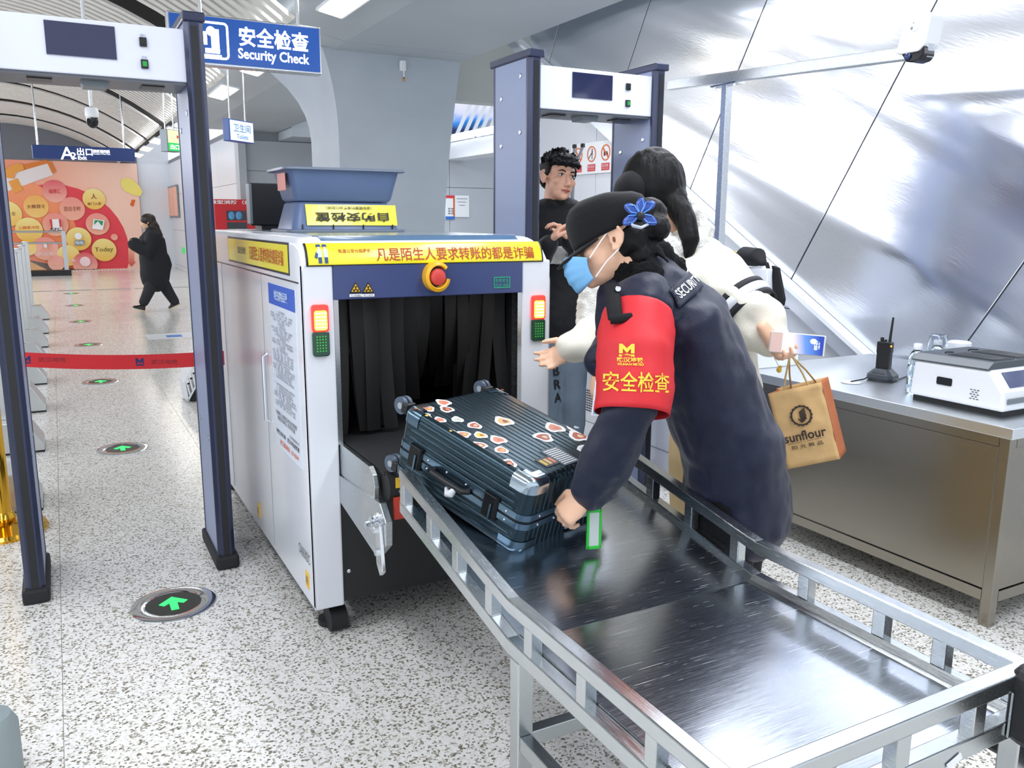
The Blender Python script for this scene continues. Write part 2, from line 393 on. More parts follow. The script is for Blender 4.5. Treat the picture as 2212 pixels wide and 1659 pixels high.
# side wall under the escalator: white panels below a sloping rail, steel cladding above it
E_, N_ = V((0, .8660, .5)), V((0, -.5, .8660)); R0 = V((3.9, 3.1, .736))
def clip(poly, f):
    out = []
    for i, p in enumerate(poly):
        q = poly[i-1]; a, c = f(q), f(p)
        if a >= 0 and c >= 0: out.append(p)
        elif (a >= 0) != (c >= 0):
            x = q+(p-q)*(a/(a-c)); out.append(x)
            if c >= 0: out.append(p)
    return out
def clipped(poly, y0, y1, z0, z1):
    for f in (lambda p: p.y-y0, lambda p: y1-p.y, lambda p: p.z-z0, lambda p: z1-p.z):
        poly = clip(poly, f)
        if len(poly) < 3: return None
    return poly
def cladding():
    M = bpy.data.materials.new('wavy_cladding'); M.use_nodes = True; N = M.node_tree.nodes; L = M.node_tree.links; p = N['Principled BSDF']
    p.inputs['Base Color'].default_value = (*srgb('#e6e9ef'), 1); p.inputs['Metallic'].default_value = 1; p.inputs['Roughness'].default_value = .2
    g = N.new('ShaderNodeNewGeometry'); mp = N.new('ShaderNodeMapping'); mp.vector_type = 'TEXTURE'; mp.inputs['Rotation'].default_value = (math.radians(24), 0, 0); mp.inputs['Scale'].default_value = (1, 4.6, .62)
    L.new(g.outputs['Position'], mp.inputs[0])
    n = N.new('ShaderNodeTexNoise'); n.inputs['Scale'].default_value = 1.15; n.inputs['Detail'].default_value = 1.2; n.inputs['Distortion'].default_value = .6; L.new(mp.outputs[0], n.inputs[0])
    bp = N.new('ShaderNodeBump'); bp.inputs['Strength'].default_value = 1; bp.inputs['Distance'].default_value = .055; L.new(n.outputs[0], bp.inputs['Height'])
    n2 = N.new('ShaderNodeTexNoise'); n2.inputs['Scale'].default_value = 60; L.new(mp.outputs[0], n2.inputs[0])
    b2 = N.new('ShaderNodeBump'); b2.inputs['Strength'].default_value = .03; b2.inputs['Distance'].default_value = .01; L.new(n2.outputs[0], b2.inputs['Height']); L.new(bp.outputs[0], b2.inputs['Normal'])
    L.new(b2.outputs[0], p.inputs['Normal']); return M
clad = cladding()
b = B(); b.box(3.93, 4.05, -.5, 6.95, 0, 3.7); wright = struct('wall_right', b, mat('seam_grey', '#85888d', .6))
for k in range(-5, 6):
    s1 = 1.83-1.12*k; s0_ = s1-1.12
    poly = [R0+E_*(s0_+.004), R0+E_*(s1-.004), R0+E_*(s1-.004)+N_*4.5, R0+E_*(s0_+.004)+N_*4.5]
    q = clipped(poly, -.5, 6.95, 0, 3.68)
    if q: b = B(); b.prism(q, (.03, 0, 0)); put('steel_panel', b, clad, wright, bevel=.0015, seg=1)
for y0, y1 in ((-.5, 1.6), (1.6, 3.0), (3.0, 4.55), (4.55, 5.85), (5.85, 6.95)):
    for z0, z1 in ((0, .93), (.93, 2.0), (2.0, 3.1)):
        poly = [V((3.9, y0+.003, z0+.003)), V((3.9, y1-.003, z0+.003)), V((3.9, y1-.003, z1-.003)), V((3.9, y0+.003, z1-.003))]
        q = clip(poly, lambda p: -(p-R0).dot(N_)-.03)
        if len(q) > 2 and max(p.z for p in q)-min(p.z for p in q) > .05: b = B(); b.prism(q, (.03, 0, 0)); put('wall_panel', b, wallw, wright)
b = B(); b.obox(R0+E_*1.5-V((.03, 0, 0))-N_*.05, E_*3.6, N_*.05, V((.025, 0, 0))); tr = struct('trim_rail', b, mat('rail_satin', '#d4d9e0', .3, .6))
b = B(); b.obox(R0+E_*1.5-V((.045, 0, 0))+N_*.008, E_*3.6, N_*.012, V((.04, 0, 0))); put('cap', b, whitep, tr)
# no-smoking board
def onwall(px, py): return onX(px, py, 3.885)
a, bq, c, d = onwall(1235, 315), onwall(1328, 302), onwall(1328, 373), onwall(1238, 377)
t = thing('prohibition_board', 'white board of three red prohibition signs on the white wall inside the far gate', 'sign', (3.89, (a.y+bq.y)/2, 1.8))
y0, y1, z0, z1 = bq.y-.02, a.y, 1.82, 2.07
b = B(); b.box(3.875, 3.896, y0, y1, z0, z1); put('board', b, mat('board_white', '#f4f5f6', .35), t, bevel=.004)
redr = mat('sign_red', '#d8323a', .45); orng = mat('sign_orange', '#e2631c', .45)
for k, s in enumerate(('禁止吸烟', '禁止乱扔', '禁止饮食')):
    cy = y1-(y1-y0)*(.19+.31*k); C = V((3.874, cy, z0+.155)); r = .062
    b = B(); pr = [(math.cos(6.2832*j/32), math.sin(6.2832*j/32)) for j in range(33)]
    b.loft([[C+V((0, -x*r, zz*r)), C+V((0, -x*r*.86, zz*r*.86)), C+V((-.003, -x*r*.86, zz*r*.86)), C+V((-.003, -x*r, zz*r))] for x, zz in pr], cap=False); put('ring', b, orng, t)
    if k != 1: b = B(); b.obox(C+V((-.003, 0, 0)), V((0, -.04, -.04)), V((0, -.004, .004)), V((.001, 0, 0))); put('slash', b, orng, t)
    b = B()
    if k == 0: b.box(3.8725, 3.874, cy-.03, cy+.012, C.z-.012, C.z); b.box(3.8725, 3.874, cy+.016, cy+.03, C.z-.02, C.z-.002)
    elif k == 1:
        b.box(3.8725, 3.874, cy-.012, cy, C.z-.005, C.z+.028); b.box(3.8725, 3.874, cy-.009, cy-.003, C.z-.04, C.z); b.ell((3.873, cy-.006, C.z+.036), .002, .006, .007); b.obox((3.873, cy+.02, C.z-.012), V((0, .018, -.018)), V((0, .002, .002)), V((.001, 0, 0)))
    else: b.box(3.8725, 3.874, cy+.006, cy+.026, C.z-.025, C.z+.012); b.box(3.8725, 3.874, cy-.03, cy-.004, C.z-.022, C.z-.004); b.box(3.8725, 3.874, cy-.024, cy-.01, C.z-.002, C.z+.008)
    put('pictogram', b, blackprint, t)
    b = B(); b.box(3.872, 3.876, cy-.055, cy+.055, z0+.02, z0+.075); put('caption_plate', b, redr, t)
    text(s, whiteprint, t, (3.872, cy, z0+.056), (0, -1, 0), (0, 0, 1), .09, .024)
    text(('No Smoking', 'No Littering', 'No Eating or Drinking')[k], whiteprint, t, (3.872, cy, z0+.033), (0, -1, 0), (0, 0, 1), .09, .009)
# A4 notices beyond the pillar
t = thing('notice_sheet', 'white notice with red and blue edges taped left of the plain sheet beyond the pillar', 'notice', onY(975, 474, 11.98))
p, q = onY(962, 422, 11.98), onY(982, 474, 11.98)
b = B(); b.box(p.x, q.x, 11.98, 11.995, q.z, p.z); put('sheet', b, paper, t)
b = B(); b.box(p.x, q.x, 11.976, 11.98, p.z-.04, p.z); put('red_band', b, redr, t)
b = B(); b.box(p.x, q.x, 11.976, 11.98, q.z, q.z+.045); put('blue_band', b, mat('print_blue', '#2f6fc4', .5), t)
b = B(); b.box(q.x-.022, q.x, 11.976, 11.98, q.z+.045, p.z-.04); put('orange_edge', b, orng, t)
b = B()
for k in range(3):
    for j in range(2): b.box(p.x+.045+.05*j, p.x+.08+.05*j, 11.976, 11.98, q.z+.08+.035*k, q.z+.1+.035*k)
put('printed_lines', b, greyprint, t, kind='stuff')
t = thing('notice_sheet', 'plain white printed sheet taped right of the red and blue notice', 'notice', onY(998, 470, 11.98))
p2, q2 = onY(982.6, 422, 11.98), onY(1013.5, 469, 11.98)
b = B(); b.box(p2.x, q2.x, 11.98, 11.993, q2.z, p2.z); put('sheet', b, paper, t)
b = B()
for k, f in enumerate((.85, .7, .55)): b.box(p2.x+.03+.02*k, q2.x-.03-.02*k, 11.977, 11.98, q2.z+(p2.z-q2.z)*f-.004, q2.z+(p2.z-q2.z)*f+.004)
put('printed_lines', b, greyprint, t, kind='stuff')

# ------------------------------------------------------------------ advertisement wall
MY = 27.0
def flat(par, name, pts, mt, dy):       # a flat printed shape standing dy in front of the panel
    b = B(); b.prism([onY(x, y, MY-dy) for x, y in pts], (0, .006, 0)); return put(name, b, mt, par)
def disc(par, name, cx, cy, r, mt, dy, zmin=None, a0=0, a1=360):
    C = onY(cx, cy, MY-dy); R = r/1816*27.6; pts = []
    for k in range(37):
        q = math.radians(a0+(a1-a0)*k/36); pts.append(C+V((math.cos(q)*R, 0, math.sin(q)*R)))
    if zmin is not None: pts = clip(pts, lambda p: p.z-zmin)
    b = B(); b.prism(pts, (0, .006, 0)); return put(name, b, mt, par), C, R
def gradmat(name, c0, c1, axis=2, lo=0., hi=1.):
    M = bpy.data.materials.new(name); M.use_nodes = True; N = M.node_tree.nodes; L = M.node_tree.links; p = N['Principled BSDF']
    tc = N.new('ShaderNodeTexCoord'); sp = N.new('ShaderNodeSeparateXYZ'); L.new(tc.outputs['Generated'], sp.inputs[0])
    r = N.new('ShaderNodeValToRGB'); e = r.color_ramp.elements; e[0].position = lo; e[1].position = hi; e[0].color = (*srgb(c0), 1); e[1].color = (*srgb(c1), 1)
    L.new(sp.outputs[axis], r.inputs[0]); L.new(r.outputs[0], p.inputs['Base Color']); p.inputs['Roughness'].default_value = .4; return M
mur = thing('advertisement_wall', 'peach and red shopping advertisement filling the far end wall of the corridor', 'advertisement', (-1, MY, 0))
b = B(); b.box(-4.2, 2.25, MY-.01, MY+.02, 0, 2.98); put('panel', b, gradmat('peach_print', '#f59a78', '#fcd2bd', 0, .5, .9), mur)
disc(mur, 'red_disc', 128, 540, 118, mat('disc_red', '#e8424e', .45), .018, zmin=.02)
disc(mur, 'orange_disc', 20, 520, 112, gradmat('disc_orange', '#f2763f', '#f9a070', 2), .026, zmin=.02)
yl = gradmat('bubble_yellow', '#f5c356', '#f8e896', 2); pk = gradmat('bubble_peach', '#f7b89a', '#f59a8c', 2); oy = gradmat('bubble_orange', '#f8cf7a', '#f7b45c', 2); pr_ = gradmat('bubble_rose', '#f6b7a4', '#e4606a', 2)
brn = mat('print_brown', '#8c4a2a', .5); pkw = mat('print_palepink', '#fde3e6', .5); grn = mat('print_green', '#2f9a62', .5); olv = mat('print_olive', '#7d7420', .5)
BD = [.034]
def bub(cx, cy, r, mt, s=None, tm=None, w=1.3, h=.35, dz=0):
    BD[0] += .004; dy = BD[0]
    o, C, R = disc(mur, 'bubble', cx, cy, r, mt, dy, zmin=.02)
    if s: text(s, tm, mur, C+V((0, -.002, dz*R)), (1, 0, .04), (0, 0, 1), R*w, R*h, off=.004, bold=.01)
    return C-V((0, .012, 0)), R
bub(118, 413, 20, pr_, '福德汇', redr, 1.0, .4); bub(78, 446, 20, oy, '大粮我食', brn, 1.5, .35); bub(156, 451, 21, pk, '百日食时', brn, 1.3, .4)
C, R = bub(203, 430, 19, yl, '南门人家', brn, 1.2, .28, -.45); text('人', brn, mur, C+V((0, -.003, .25*R)), (1, 0, 0), (0, 0, 1), R*.5, R*.5, off=.004, bold=.02)
bub(17, 462, 22, yl, '老汉食', brn, 1.2, .3); bub(63, 497, 22, yl, '三顾茶冷饮', orng, 1.5, .25, .2)
C, R = bub(120, 485, 21, pk)
flat(mur, 'bucket_logo', [(107, 474), (132, 473), (134, 497), (110, 498)], whiteprint, .125)
flat(mur, 'bucket_stripe', [(107, 474), (112, 474), (114, 493), (110, 493)], redr, .13); flat(mur, 'bucket_stripe', [(127, 473.5), (131.5, 473), (133, 490), (129, 491)], redr, .13)
text('KFC', blackprint, mur, onY(121, 495, MY-.13), (1, 0, 0), (0, 0, 1), .26, .07, bold=.02)
C, R = bub(211, 484, 20, pk); flat(mur, 'square_logo', [(202, 473), (226, 476), (222, 497), (199, 494)], whiteprint, .125); flat(mur, 'square_logo_green', [(204.5, 475), (223, 477.5), (221, 487), (203, 485)], grn, .13)
flat(mur, 'square_logo_curve', [(204, 485), (212, 478), (219, 487)], whiteprint, .135)
C, R = bub(170, 516, 21, yl); disc(mur, 'round_logo', 169, 510, 6, whiteprint, .125); flat(mur, 'blue_banner', [(161, 520), (182, 519), (181, 529), (162, 530)], mat('print_steelblue', '#6b8db0', .5), .125)
text('咕咕', whiteprint, mur, onY(171.5, 524.5, MY-.132), (1, 0, 0), (0, 0, 1), .2, .1, bold=.02)
bub(225, 540, 21, yl, 'Today', olv, 1.5, .5)
C, R = bub(98, 537, 21, pk, '茶百香', pkw, 1.2, .3, -.45); flat(mur, 'leaf_logo', [(93, 525), (101, 528), (102, 536), (95, 534)], whiteprint, .125)
bub(60, 535, 14, gradmat('bubble_gold', '#f7e08a', '#f9c81e', 2)); C, R = bub(148, 552, 19, MATS['bubble_gold'] if 'bubble_gold' in MATS else yl, '麦田里', pkw, 1.1, .22, -.5)
C, R = bub(184, 570, 21, pr_, '阳光食品', pkw, 1.0, .25, -.6); disc(mur, 'swirl_logo', 184, 565, 9, pkw, .125)
bub(122, 568, 14, pk); bub(247, 512, 6, pk)
flat(mur, 'brown_corner', [(66, 562), (165, 582), (64, 590)], mat('print_darkbrown', '#4c3322', .5), .0335); flat(mur, 'gold_corner', [(64, 564), (104, 584), (64, 588)], mat('print_tan', '#dca45f', .5), .0345)
flat(mur, 'gift_box_side', [(-60, 392), (105, 350), (115, 378), (-60, 440)], mat('print_cream', '#ece4e2', .5), .03)
flat(mur, 'gift_box_lid', [(-60, 378), (100, 345), (106, 352), (-60, 400)], mat('print_orange', '#e08030', .5), .034)
flat(mur, 'gift_ribbon', [(18, 392), (38, 385), (50, 410), (31, 418)], mat('print_amber', '#eea246', .5), .042); flat(mur, 'gift_ribbon', [(101, 350), (110, 348), (121, 371), (113, 375)], MATS['print_orange'], .042)
flat(mur, 'ribbon_bow', [(2, 372), (22, 358), (38, 352), (50, 356), (52, 366), (34, 374), (30, 386), (12, 384)], MATS['print_amber'], .05)
flat(mur, 'lantern', [(262, 388), (270, 384), (284, 386), (301, 402), (308, 414), (303, 424), (290, 422), (268, 412), (261, 398)], mat('print_lemon', '#f6e678', .5), .03)
flat(mur, 'lantern_tassel', [(285, 431), (292, 432), (288, 446), (281, 443)], orng, .03)
flat(mur, 'down_arrow', [(277, 536), (289, 536), (289, 566), (294, 564), (284, 576), (273, 563), (277, 565)], gradmat('print_arrow', '#dd3f3a', '#f8b79a', 2), .03)
# ================================================================== hall fittings
gdark = mat('gate_groove', '#17181c', .35)
signb = mat('sign_blue', '#1f4f9c', .3); signl = mat('sign_blue_lit', '#1f56ab', .3, emit=.2); wl = mat('letter_lit', '#ffffff', .4, emit=1.2)
def hang(par, x, y, z0, z1, r=.012): b = B(); b.cyl((x, y, z0), (x, y, z1), r, 10); put('hanger', b, steel, par, smooth=True)
# security check sign
t = thing('hanging_sign', 'blue lit security check sign hanging in front of the grey pillar', 'sign', (1.24, 6, 2.43))
b = B(); b.box(.74, 1.722, 6.0, 6.09, 2.425, 2.735); put('case', b, steel, t, bevel=.006)
b = B(); b.box(.752, 1.71, 5.994, 6.0, 2.44, 2.722); put('face', b, signl, t)
text('安全检查', wl, t, (1.405, 5.993, 2.625), (1, 0, 0), (0, 0, 1), .46, .125, bold=.022)
text('Security Check', wl, t, (1.40, 5.993, 2.507), (1, 0, 0), (0, 0, 1), .47, .085, bold=.02)
def rrect(cx, cz, w, h, r, n=5):
    out = []
    for ox, oz, a in ((1, 1, 0), (-1, 1, 90), (-1, -1, 180), (1, -1, 270)):
        for k in range(n+1): q = math.radians(a+90*k/n); out.append((cx+ox*(w/2-r)+r*math.cos(q), cz+oz*(h/2-r)+r*math.sin(q)))
    return out
def framey(y, cx, cz, w, h, r, th):
    o = rrect(cx, cz, w, h, r); i = rrect(cx, cz, w-2*th, h-2*th, max(.001, r-th)); b = B(); o.append(o[0]); i.append(i[0])
    b.loft([[V((p[0], y, p[1])), V((q[0], y, q[1])), V((q[0], y-.002, q[1])), V((p[0], y-.002, p[1]))] for p, q in zip(o, i)], cap=False); return b
put('pictogram_frame', framey(5.994, .985, 2.58, .25, .23, .03, .014), wl, t)
b = B(); b.box(1.0, 1.05, 5.991, 5.994, 2.51, 2.65); b.box(.96, 1.05, 5.991, 5.994, 2.50, 2.53); b.ell((1.0, 5.992, 2.635), .03, .002, .03); b.box(.94, .975, 5.991, 5.994, 2.55, 2.63); b.box(.9, 1.06, 5.991, 5.994, 2.48, 2.493); put('pictogram', b, wl, t)
hang(t, .95, 6.045, 2.73, 3.85); hang(t, 1.58, 6.045, 2.73, 3.3)
b = B(); b.box(1.55, 1.61, 6.02, 6.07, 2.73, 2.745); put('bracket', b, steel, t)
# A2 exit sign
t = thing('exit_sign', 'dark blue A2 exit sign hanging across the corridor', 'sign', (.55, 16, 2.37))
a, c = onY(68, 312, 16), onY(293, 352, 16)
b = B(); b.box(a.x, c.x, 16, 16.1, c.z+.02, a.z+.0); put('case', b, mat('sign_navy', '#16336f', .3, emit=.12), t, bevel=.008)
def atA(px, py): return onY(px, py, 15.995)
text('A', wl, t, atA(145, 331), (1, 0, 0), (0, 0, 1), .2, .2, bold=.004); text('2', wl, t, atA(159, 336), (1, 0, 0), (0, 0, 1), .08, .1, bold=.012)
text('出口', wl, t, atA(183, 328), (1, 0, 0), (0, 0, 1), .23, .12, bold=.02); text('Exit', wl, t, atA(178, 341), (1, 0, 0), (0, 0, 1), .13, .06, bold=.02)
text('国家湖西园', wl, t, atA(219, 327), (1, 0, 0), (0, 0, 1), .25, .05, bold=.02); text('Guojiahu West Park', wl, t, atA(220, 333), (1, 0, 0), (0, 0, 1), .26, .03)
for px in (80, 267): q = onY(px, 300, 16.05); hang(t, q.x, 16.05, 2.5, 3.75, .015)
# small turned signs
def turned(name, label, c, wd, hh, dp, yaw, face, case, hx):
    t = thing(name, label, 'sign', c); u = V((math.cos(yaw), math.sin(yaw), 0)); n = V((math.sin(yaw), -math.cos(yaw), 0)); c = V(c)
    b = B(); b.obox(c, u*wd/2, n*dp/2, V((0, 0, hh/2))); put('case', b, case, t, bevel=.006)
    b = B(); b.obox(c+n*(dp/2+.003), u*(wd/2-.012), n*.003, V((0, 0, hh/2-.012))); put('face', b, face, t)
    for s in (-.32, .32): q = c+u*wd*s; hang(t, q.x, q.y, c.z+hh/2, hx, .01)
    return t, u, n
pale = mat('sign_pale_lit', '#cfe0f4', .3, emit=.7)
t, u, n = turned('hanging_sign', 'small pale lit sign hanging under the grey soffit left of the pillar', (1.9, 10, 2.4), .42, .235, .09, math.radians(42), pale, signb, 3.10)
text('卫生间', mat('print_skyblue', '#7fa6d6', .4), t, V((1.9, 10, 2.43))+n*.052, u, (0, 0, 1), .3, .09, bold=.02); text('Toilets', MATS['print_skyblue'], t, V((1.9, 10, 2.34))+n*.052, u, (0, 0, 1), .2, .05, bold=.02)
t, u, n = turned('hanging_sign', 'green and cream lit box sign hanging beside the vault lamps', (1.42, 12, 2.43), .21, .28, .13, math.radians(35), mat('sign_cream_lit', '#d8d6a8', .3, emit=.5), mat('case_grey', '#7d868c', .4, .3), 3.3)
c = V((1.42, 12, 2.35)); b = B(); b.obox(c+n*.073, u*.098, n*.002, V((0, 0, .05))); put('green_panel', b, mat('exit_green', '#1fa84e', .4, emit=.8), t)
text('出口', wl, t, c+n*.077, u, (0, 0, 1), .14, .06, bold=.02); b = B(); b.ell(V((1.39, 12, 2.49))+n*.07, .03, .006, .03); b.ell(V((1.45, 12.03, 2.48))+n*.07, .035, .006, .025); put('emblem', b, orng, t)
# dome camera on its pendant
t = thing('dome_camera', 'dark dome surveillance camera hanging from the slatted vault', 'camera', (.39, 9, 2.28))
b = B(); b.lathe([(.012, .16), (.05, .16), (.058, .14), (.058, .08), (.05, .07)], (.4, 9, 2.29)); put('housing', b, whitep, t, smooth=True)
b = B(); b.lathe([(.05, .075), (.052, .03), (.042, 0), (.02, -.02), (.003, -.024)], (.4, 9, 2.29)); put('dome', b, mat('smoked_dome', '#141518', .1), t, smooth=True)
b = B(); b.cyl((.4, 9, 2.46), (.4, 9, 3.75), .016, 10); put('pendant', b, whitep, t, smooth=True)
# floor arrows
def arrow(x, y, label):
    t = thing('floor_arrow_light', label, 'floor light', (x, y, 0), 'green arrow lights set in the floor')
    b = B(); b.lathe([(.155, 0), (.155, .003), (.148, .006), (.105, .006), (.1, .003)], (x, y, 0), seg=40); put('rim', b, chrome, t, smooth=True)
    b = B(); b.lathe([(.102, .0005), (.102, .0035), (.001, .0035)], (x, y, 0), seg=36); put('lens', b, mat('smoked_lens', '#202522', .15), t)
    b = B(); pts = [(-.014, -.06), (.014, -.06), (.014, .005), (.035, -.012), (.052, .008), (0, .062), (-.052, .008), (-.035, -.012), (-.014, .005)]
    b.prism([V((x+p, y+q, .0038)) for p, q in pts], (0, 0, .001)); put('arrow', b, mat('arrow_green', '#25d060', .4, emit=1.3), t)
    return t
ar = arrow(.28, 3.25, 'round floor light with a green arrow, nearest the camera, left of the scanner')
for y, l in ((5.76, 'green arrow floor light second from the camera, left of the near gate post'), (8.3, 'green arrow floor light third from the camera, beyond the red belt'), (10.85, 'green arrow floor light fourth from the camera, hidden near the red belt'), (13.37, 'green arrow floor light fifth from the camera, left of the walking woman'), (15.9, 'green arrow floor light sixth from the camera in the far corridor'), (18.5, 'farthest green arrow floor light before the advertisement')):
    dup(ar, (-.0055*(y-3.25), y-3.25, 0), l)
b = B(); b.box(.9, 1.55, 11.0, 11.5, 0, .003); t = tag(put('floor_sticker', b, mat('sticker_grey', '#cfd2d6', .4), loc=(1.2, 11.2, 0)), 'square floor sticker with a blue patch behind the red belt', 'sticker')
b = B(); b.box(1.12, 1.3, 11.1, 11.3, .003, .005); put('blue_patch', b, MATS['print_blue'], t)
# queue barriers on wedge feet
bars = mat('barrier_steel', '#d3d6d6', .3, .75)
def barrier(y, label):
    t = thing('queue_barrier', label, 'barrier', (-.3, y, 0), 'stainless queue barriers on wedge feet')
    pr = [(-.62, 0), (-.17, 0), (-.17, .05), (-.26, .2), (-.5, .2), (-.62, .06)]
    b = B(); b.prism([V((x, y, z)) for x, z in pr], (0, .3, 0)); put('base', b, bars, t, bevel=.004)
    b = B(); b.box(-.6, -.17, y-.003, y+.303, 0, .012); put('foot_pad', b, rubber, t)
    b = B(); b.box(-.41, -.345, y+.12, y+.18, .2, 1.1); put('post', b, bars, t, bevel=.004)
    b = B(); b.box(-.42, -.335, y+.11, y+.19, 1.1, 1.115); put('cap', b, chrome, t)
    b = B(); b.box(-.385, -.372, y+.18, y+.36, .28, 1.05); put('plate', b, steel_y, t)
    b = B(); b.cyl((-.378, y+.18, .55), (-.378, y+.2, .55), .02, 10); put('hinge', b, chrome, t)
    return t
b0 = barrier(4.68, 'nearest stainless queue barrier, its wedge foot half hidden by the gate post')
for y, l in ((5.91, 'stainless queue barrier with the wedge foot second from the camera'), (7.17, 'stainless queue barrier with the wedge foot third from the camera'), (8.39, 'stainless queue barrier fourth from the camera, behind the red belt'), (9.61, 'stainless queue barrier fifth from the camera along the corridor'), (10.85, 'stainless queue barrier sixth from the camera along the corridor'), (12.15, 'stainless queue barrier seventh from the camera along the corridor'), (13.85, 'stainless queue barrier farthest from the camera in its row')):
    dup(b0, (0, y-4.68, 0), l)
# far glazed barrier before the advertisement
t = thing('glass_barrier', 'low glazed steel railing standing before the advertisement at the corridor end', 'barrier', (-1, 24.5, 0))
for x in (-2.6, -1.2, .2): b = B(); b.box(x-.05, x+.05, 24.45, 24.55, 0, 1.12); put('post', b, steel, t)
for z in (.82, 1.1): b = B(); b.cyl((-2.7, 24.5, z), (.25, 24.5, z), .025, 10); put('rail', b, steel, t, smooth=True)
for x in (-1.9, -.5): b = B(); b.box(x-.62, x+.62, 24.49, 24.5, .16, .8); put('glass_pane', b, mat('clear_glass', '#ffffff', .02, trans=1), t)
b = B(); b.box(-2.7, .3, 24.35, 24.65, 0, .14); put('plinth', b, black, t)
# gold post and red belt
gold = mat('polished_gold', '#e8b23c', .12, 1)
t = thing('stanchion_post', 'polished gold crowd control post left of the near gate', 'stanchion', (-.33, 4.43, 0))
b = B(); b.lathe([(.001, 0), (.185, 0), (.19, .012), (.18, .028), (.1, .045), (.05, .06)], (-.33, 4.43, 0), seg=36); put('base', b, gold, t, smooth=True)
b = B(); b.lathe([(.05, .05), (.058, .07), (.05, .09), (.042, .1), (.042, .86), (.05, .87), (.05, .95), (.04, .965), (.001, .97)], (-.33, 4.43, 0), seg=28); put('tube', b, gold, t, smooth=True)
b = B(); b.cyl((-.33, 4.43, .79), (-.33, 4.43, .86), .056, 20); put('belt_head', b, black, t, smooth=True)
red = mat('belt_red', '#d5232b', .55)
p0, p1 = V((-.285, 4.45, .82)), V((.66, 4.12, .80))
b = B(); nrm = (p1-p0).cross(V((0, 0, 1))).normalized()
b.loft([[p0+(p1-p0)*k/12+V((0, 0, s*.034-.02*math.sin(math.pi*k/12)))+nrm*e for s, e in ((1, .0012), (1, -.0012), (-1, -.0012), (-1, .0012))] for k in range(13)])
belt = tag(put('belt_ribbon', b, red, loc=p0), 'red retractable belt printed with dark M marks across the corridor', 'belt', None)
for f in (.13, .62):
    q = p0+(p1-p0)*f+V((0, 0, -.02*math.sin(math.pi*f))); d = (p1-p0).normalized()
    mlogo(mat('print_darkblue', '#1c2a66', .5), belt, q, d, (0, 0, 1), .036, .036)
    text('武汉地铁', mat('print_darkred', '#7c1a24', .5), belt, q+d*.11, d, (0, 0, 1), .12, .022, bold=.01)
# corridor wall fittings
t = thing('wall_frame', 'peach striped notice frame on the white corridor wall', 'frame', onX(375, 440, 3.09))
a, c = onX(360, 405, 3.09), onX(389, 470, 3.09)
b = B(); b.box(3.05, 3.09, c.y, a.y, c.z, a.z); put('frame', b, MATS['case_grey'], t)
for k in range(3): e = (a.y-c.y)/3; b = B(); b.box(3.04, 3.05, c.y+e*k+.04, c.y+e*(k+1)-.04, c.z+.05, a.z-.05); put('sheet', b, mat('sheet_peach', '#f4b9a2', .5), t)
t = thing('wall_board', 'tall white notice board on the corridor wall beside the striped frame', 'board', (3.08, 23.2, 1.1))
a, c = onX(393, 378, 3.08), onX(407, 527, 3.08); b = B(); b.box(3.06, 3.1, c.y, a.y, c.z, a.z); put('panel', b, whitep, t, bevel=.01)
t = thing('guide_sign', 'small green running figure sign low on the white corridor wall', 'sign', (3.09, 24, .65)); q = onX(396, 541, 3.09)
b = B(); b.box(3.08, 3.1, q.y-.25, q.y+.25, q.z-.08, q.z+.08); put('plate', b, MATS['exit_green'], t)
# fire cabinet
t = thing('fire_cabinet', 'red fire rescue cabinet with a dark window behind the scanner', 'cabinet', (2.95, 15.7, 0))
a, c = onY(462, 430, 15.7), onY(552, 497, 15.7)
b = B(); b.box(a.x, c.x, 15.7, 15.99, 0, a.z); put('body', b, mat('fire_red', '#d0202a', .35), t, bevel=.01)
w0, w1 = onY(489, 455, 15.69), onY(534, 495, 15.69)
b = B(); b.box(w0.x, w1.x, 15.69, 15.7, w1.z-.35, w0.z); put('window', b, mat('window_dark', '#1a2430', .08), t)
b = B(); b.box(w0.x, w1.x, 15.68, 15.69, w1.z+.12, w1.z+.15); put('shelf', b, MATS['fire_red'], t)
for k in range(2): q = onY(500+16*k, 466, 15.685); b = B(); b.ell(q, .055, .01, .075); b.ell(q-V((0, .008, .04)), .04, .01, .03); put('helmet', b, mat('helmet_blue', '#5d9bd0', .3), t, smooth=True)
text('微型消防（救援）站', whiteprint, t, onY(520, 437, 15.695), (1, 0, 0), (0, 0, 1), 1.05, .07, bold=.02)
# white slotted ramp leaning by the near gate
t = thing('slotted_stand', 'white slotted plastic stand with dark underside behind the near gate post', 'stand', (.85, 7.1, 0))
Yq = 7.0; q_ = lambda px, py, o=0: onY(px, py, Yq)+V((0, o, 0))
b = B(); b.prism([q_(404, 866), q_(397, 826), q_(446, 735), q_(449, 739), q_(401, 828), q_(408, 862)], (0, .3, 0)); put('side_rail', b, whitep, t)
b = B(); b.prism([q_(404, 866), q_(408, 866), q_(452, 785), q_(452, 776)], (0, .3, 0)); put('side_rail', b, whitep, t)
for k in range(8):
    f = k/8; a0 = V(q_(399, 828)).lerp(q_(446, 737), f+.06); a1 = V(q_(406, 862)).lerp(q_(452, 780), f+.1)
    b = B(); b.bar(a0+V((0, .02, 0)), a1+V((0, .02, 0)), .05, .012, (1, 0, 0)); put('slat', b, whitep, t)
    b = B(); b.ell(a0+(a1-a0)*.2+V((.012, -.004, 0)), .012, .004, .008); put('slot', b, gdark, t)
b = B(); b.prism([q_(409, 867, .04), q_(452, 788, .04), q_(452, 876, .04)], (0, .2, 0)); put('dark_underside', b, rubber, t)
